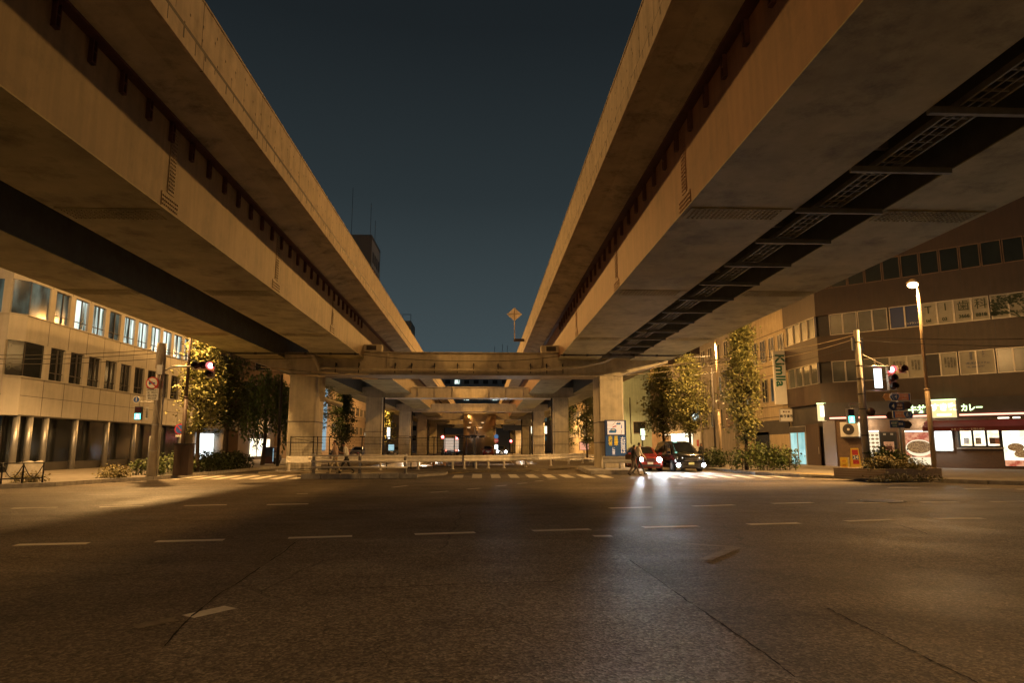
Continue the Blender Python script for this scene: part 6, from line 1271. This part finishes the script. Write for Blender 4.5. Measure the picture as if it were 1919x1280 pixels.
# things on the left pavement beyond the hedge
vm = at(505, 855, 58); t = thing("vending_machine", "dark maroon vending machine at the end of the clipped hedge", "vending machine", (vm.x, 58, .15)); MB().box(vm.x - .5, vm.x + .35, 58, 58.7, .15, 1.5).build("cabinet", m_maroon, t, bevel=.03); MB().box(vm.x - .4, vm.x + .25, 57.98, 58, .7, 1.4).build("front_panel", m_glass, t); MB().box(vm.x + .27, vm.x + .33, 57.97, 58, .3, 1.4).build("lit_strip", e_blue, t)
mo = at(519, 862, 56); t = thing("scooter", "parked dark scooter beside the maroon vending machine", "scooter", (mo.x, 56, .15)); x, y = mo.x, 56
for yy in (-.55, .6): a = MB(); a.tube([(x - .05, y + yy, .40), (x + .05, y + yy, .40)], .25, 16); a.build("wheel", m_rubber, t)
a = MB(); a.plate([(x - .12, y - .45, .45), (x + .12, y - .45, .45), (x + .15, y - .35, 1.05), (x - .15, y - .35, 1.05)], .05); a.box(x - .16, x + .16, y + .05, y + .75, .45, .78); a.box(x - .14, x + .14, y - .4, y + .1, .38, .45); a.build("body", m_cgry, t, bevel=.03); MB().box(x - .15, x + .15, y + .05, y + .7, .79, .88).build("saddle", m_black, t, bevel=.03); a = MB(); a.tube([(x - .3, y - .32, 1.1), (x + .3, y - .32, 1.1)], .02, 6); a.tube([(x, y - .5, .4), (x, y - .3, 1.1)], .03, 6); a.build("handlebar", m_dkst, t)

# ================================================================== PEOPLE
m_skin = M("skin", (.42, .25, .17), .55, 0, .05, 3); m_hair = M("black_hair", (.012, .01, .009), .5, 0, .2, 12)
def person(label, x, y, z, rz, height, top, trousers, shoes, stride=.33, lean=.06, armF=.28, hair="short", bag=None, sleeve=True, lookdown=0.0, bend=0.0):
    """one continuous skinned figure walking towards local +x, arms swinging; palm with five finger chains on each hand"""
    k = height / 1.72; t = thing("person", label, "person", (x, y, z), rz)
    V = []; Rr = []; Tg = []; Ed = []
    def add(p, r, tag_, par=None): V.append(Vector(p) * k); Rr.append(r * k); Tg.append(tag_); (Ed.append((par, len(V) - 1)) if par is not None else None); return len(V) - 1
    hip = add((0, 0, .93), .135, 2); wst = add((lean * .4, 0, 1.08), .125, 1, hip); chest = add((lean * .8, 0, 1.27), .145, 1, wst); neckb = add((lean, 0, 1.43), .075, 1, chest); neck = add((lean + .02, 0, 1.50), .052, 0, neckb)
    hx = lean + .045 + lookdown; head = add((hx, 0, 1.585 - lookdown * .3), .082, 0, neck); crown = add((hx + lookdown * .4 - .008, 0, 1.665 - lookdown * .5), .072, 0, head); chin = add((hx + .055, 0, 1.545 - lookdown * .6), .034, 0, head); nose = add((hx + .098, 0, 1.585 - lookdown * .7), .012, 0, head)
    for s_ in (1, -1): add((hx, s_ * .082, 1.585 - lookdown * .4), .014, 0, head)
    for s_ in (1, -1):
        f = s_ * stride
        th = add((.0, s_ * .10, .86), .098, 2, hip)
        if f > 0: kn = add((f * .62, s_ * .10, .50), .064, 2, th); an = add((f * 1.02, s_ * .10, .10), .044, 2, kn); he = add((f * 1.0, s_ * .10, .05), .042, 3, an); to = add((f * 1.0 + .17, s_ * .115, .075), .034, 3, he)
        else: kn = add((f * .22, s_ * .10, .49), .064, 2, th); an = add((f * .98, s_ * .10, .17), .044, 2, kn); he = add((f * 1.02, s_ * .10, .12), .040, 3, an); to = add((f * .98 + .14, s_ * .115, .04), .034, 3, he)
        sh = add((lean * .95, s_ * .17, 1.385), .062, 1, neckb); g_ = -s_ * armF
        el = add((lean + g_ * .45, s_ * .225, 1.12), .046, 1 if sleeve else 1, sh)
        if bend: wr = add((lean + .24, s_ * .15, 1.14 + bend), .031, 0 if not sleeve else 1, el); pd = Vector((.6, -s_ * .25, .5)).normalized()
        else: wr = add((lean + g_ * 1.0 + .06, s_ * .225, .90), .031, 0 if not sleeve else 1, el); pd = Vector((.25, 0, -1)).normalized()
        pb = V[wr] / k; sd = Vector((1, 0, .25)).normalized() if not bend else Vector((0, 0, 1)); pa = add(pb + pd * .07, .030, 0, wr)
        for q in range(4):
            off = sd * (.024 - .016 * q); ln = (.040, .046, .042, .033)[q]; b0 = pb + pd * .095 + off; cu = Vector((0, -s_ * 1, 0)) * .012
            f0 = add(b0, .0095, 0, pa); f1 = add(b0 + pd * ln * .55 + cu * .4, .0085, 0, f0); add(b0 + pd * ln + cu * 1.3, .0075, 0, f1)
        t0 = add(pb + pd * .045 + sd * .036, .0105, 0, pa); add(pb + pd * .085 + sd * .05 + Vector((0, -s_ * .012, 0)), .009, 0, t0)
    me = bpy.data.meshes.new("p"); me.from_pydata([tuple(p) for p in V], Ed, []); ob = bpy.data.objects.new("p", me); COL.objects.link(ob)
    sk = ob.modifiers.new("s", 'SKIN'); sk.use_smooth_shade = True
    for i, d in enumerate(me.skin_vertices[0].data): d.radius = (Rr[i] * (1.0 if Tg[i] != 1 or i > 8 else .82), Rr[i] * (1 if i not in (0, 1, 2) else 1.2)); d.use_root = (i == 0)
    ss = ob.modifiers.new("b", 'SUBSURF'); ss.levels = 2; ss.render_levels = 2
    dg = bpy.context.evaluated_depsgraph_get(); m2 = bpy.data.meshes.new_from_object(ob.evaluated_get(dg)); bpy.data.objects.remove(ob)
    m2.materials.clear()
    for m_ in (m_skin, top, trousers, shoes): m2.materials.append(m_)
    segs = [(V[i], V[j], Tg[j] if Tg[j] != 3 else 3, Rr[i], Rr[j]) for i, j in Ed]
    A_ = np.array([tuple(s_[0]) for s_ in segs]); B_ = np.array([tuple(s_[1]) for s_ in segs]); tg_ = [s_[2] for s_ in segs]; rm = np.array([(s_[3] + s_[4]) / 2 for s_ in segs]); D = B_ - A_; L2 = (D ** 2).sum(1) + 1e-9
    for p_ in m2.polygons:
        c = np.array(tuple(p_.center)); u_ = np.clip(((c - A_) * D).sum(1) / L2, 0, 1); d = np.sqrt(((A_ + D * u_[:, None] - c) ** 2).sum(1)) - rm; p_.material_index = tg_[int(d.argmin())]; p_.use_smooth = True
    bo = bpy.data.objects.new("body", m2); COL.objects.link(bo); bo.parent = t
    hz = (1.655 - lookdown * .45) * k; hxx = (hx - .018 + lookdown * .3) * k; h = MB(); n = 12; vs = []
    for i in range(7):
        ph = i / 6 * 1.75
        for j in range(n):
            a_ = 2 * pi * j / n; fr = cos(a_); low = ph if fr < .35 else min(ph, 1.02)
            vs.append((hxx + .106 * k * sin(low) * fr, .096 * k * sin(low) * sin(a_), hz - .03 * k + .112 * k * cos(low)))
    fs = [(i * n + j, i * n + (j + 1) % n, (i + 1) * n + (j + 1) % n, (i + 1) * n + j) for i in range(6) for j in range(n)] + [list(range(n))]
    h.add(vs, fs)
    if hair == "long": h.tube([(hxx - .05 * k, 0, hz - .02), (hxx - .085 * k, 0, hz - .14), (hxx - .07 * k, 0, hz - .28), (hxx - .06 * k, 0, hz - .36)], .075 * k, 10, 0, .05 * k)
    h.build("hair", m_hair, t, True, True)
    e = MB()
    for s_ in (1, -1): e.ball(((hx + .082) * k, s_ * .031 * k, (1.60 - lookdown * .75) * k), .011 * k, 6)
    e.build("eyes", m_ink, t, True, True); MB().box((hx + .080) * k, (hx + .092) * k, -.022 * k, .022 * k, (1.546 - lookdown * .7) * k, (1.553 - lookdown * .7) * k).build("mouth", m_maroon, t, False, True)
    if hair == "short" or True:
        c_ = MB(); c_.tube([((lean + .015) * k, 0, 1.435 * k), ((lean + .018) * k, 0, 1.475 * k)], .068 * k, 14, 0, .06 * k); c_.build("collar", top, t, True, True)
    if bag:
        b = MB(); b.box(bag[0] - .16, bag[0] + .16, bag[1] - .06, bag[1] + .06, bag[2] - .14, bag[2] + .14); bg_ = b.build("bag", bag[3], t, False, True, .04)
        s_ = MB(); s_.tube([(bag[0] - .1, bag[1], bag[2] + .14), (lean * .5, bag[1] * .9, 1.44 * k), (bag[0] + .1, bag[1], bag[2] + .14)], .012, 6); s_.build("strap", bag[3], bg_, False)
    return t
m_shirtp = M("pinkish_striped_shirt", (.42, .30, .24), .8, 0, .1, 8); m_khaki = M("khaki_trousers", (.50, .42, .27), .8, 0, .1, 8); m_shirtw = M("white_shirt", (.72, .70, .64), .7, 0, .08, 8); m_dtr = M("charcoal_trousers", (.03, .03, .034), .8, 0, .1, 8)
m_dtop = M("dark_top", (.022, .022, .026), .8, 0, .1, 8); m_jean = M("grey_patterned_trousers", (.13, .11, .10), .8, 0, .25, 25); m_ljean = M("navy_trousers", (.03, .035, .055), .8, 0, .1, 8); m_shoe = M("dark_shoes", (.02, .016, .014), .4, 0, .1, 8); m_wht = M("pale_shirt", (.62, .60, .56), .8, 0, .08, 8); m_bagb = M("tan_bag", (.14, .09, .06), .6, 0, .1, 8)
p = at(628, 887.3, 35.6); person("man in a pinkish shirt and khaki trousers walking left behind the pipe guardrail", p.x, 35.6, .12, pi, 1.72, m_shirtp, m_khaki, m_shoe, .26, .04, .2)
p = at(648, 887.0, 35.6); person("stooping man in a white shirt and dark trousers looking at his hands, walking left", p.x, 35.8, .12, pi, 1.62, m_shirtw, m_dtr, m_shoe, .38, .12, .1, lookdown=.05, bend=.02, sleeve=False)
struct(MB().prism([(-9.2, 34.9), (-3.5, 34.9), (-2.0, 37.6), (-2.0, 40.0), (-9.2, 38.6)], -.02, .12).build("median_apron", m_walk))
p = at(1187, 892, 36.4); person("long-haired woman in dark top and grey trousers with tan bag, crossing before red car", p.x, 36.3, 0, 0, 1.60, m_dtop, m_jean, m_shoe, .33, .05, .18, "long", (-.22, .24, .98, m_bagb))
p = at(1197, 891, 37.3); person("taller short-haired person in a pale shirt crossing just beyond the long-haired woman", p.x, 37.3, 0, 0, 1.72, m_wht, m_ljean, m_shoe, .34, .05, .24)
p = at(1311, 880, 50); person("distant woman standing by the shrub before the white lit shop, right of the taxi van", 24.0 - 8.2, 49.5, .15, -1.2, 1.62, m_dtop, m_dtr, m_shoe, .06, .02, .05, "long")
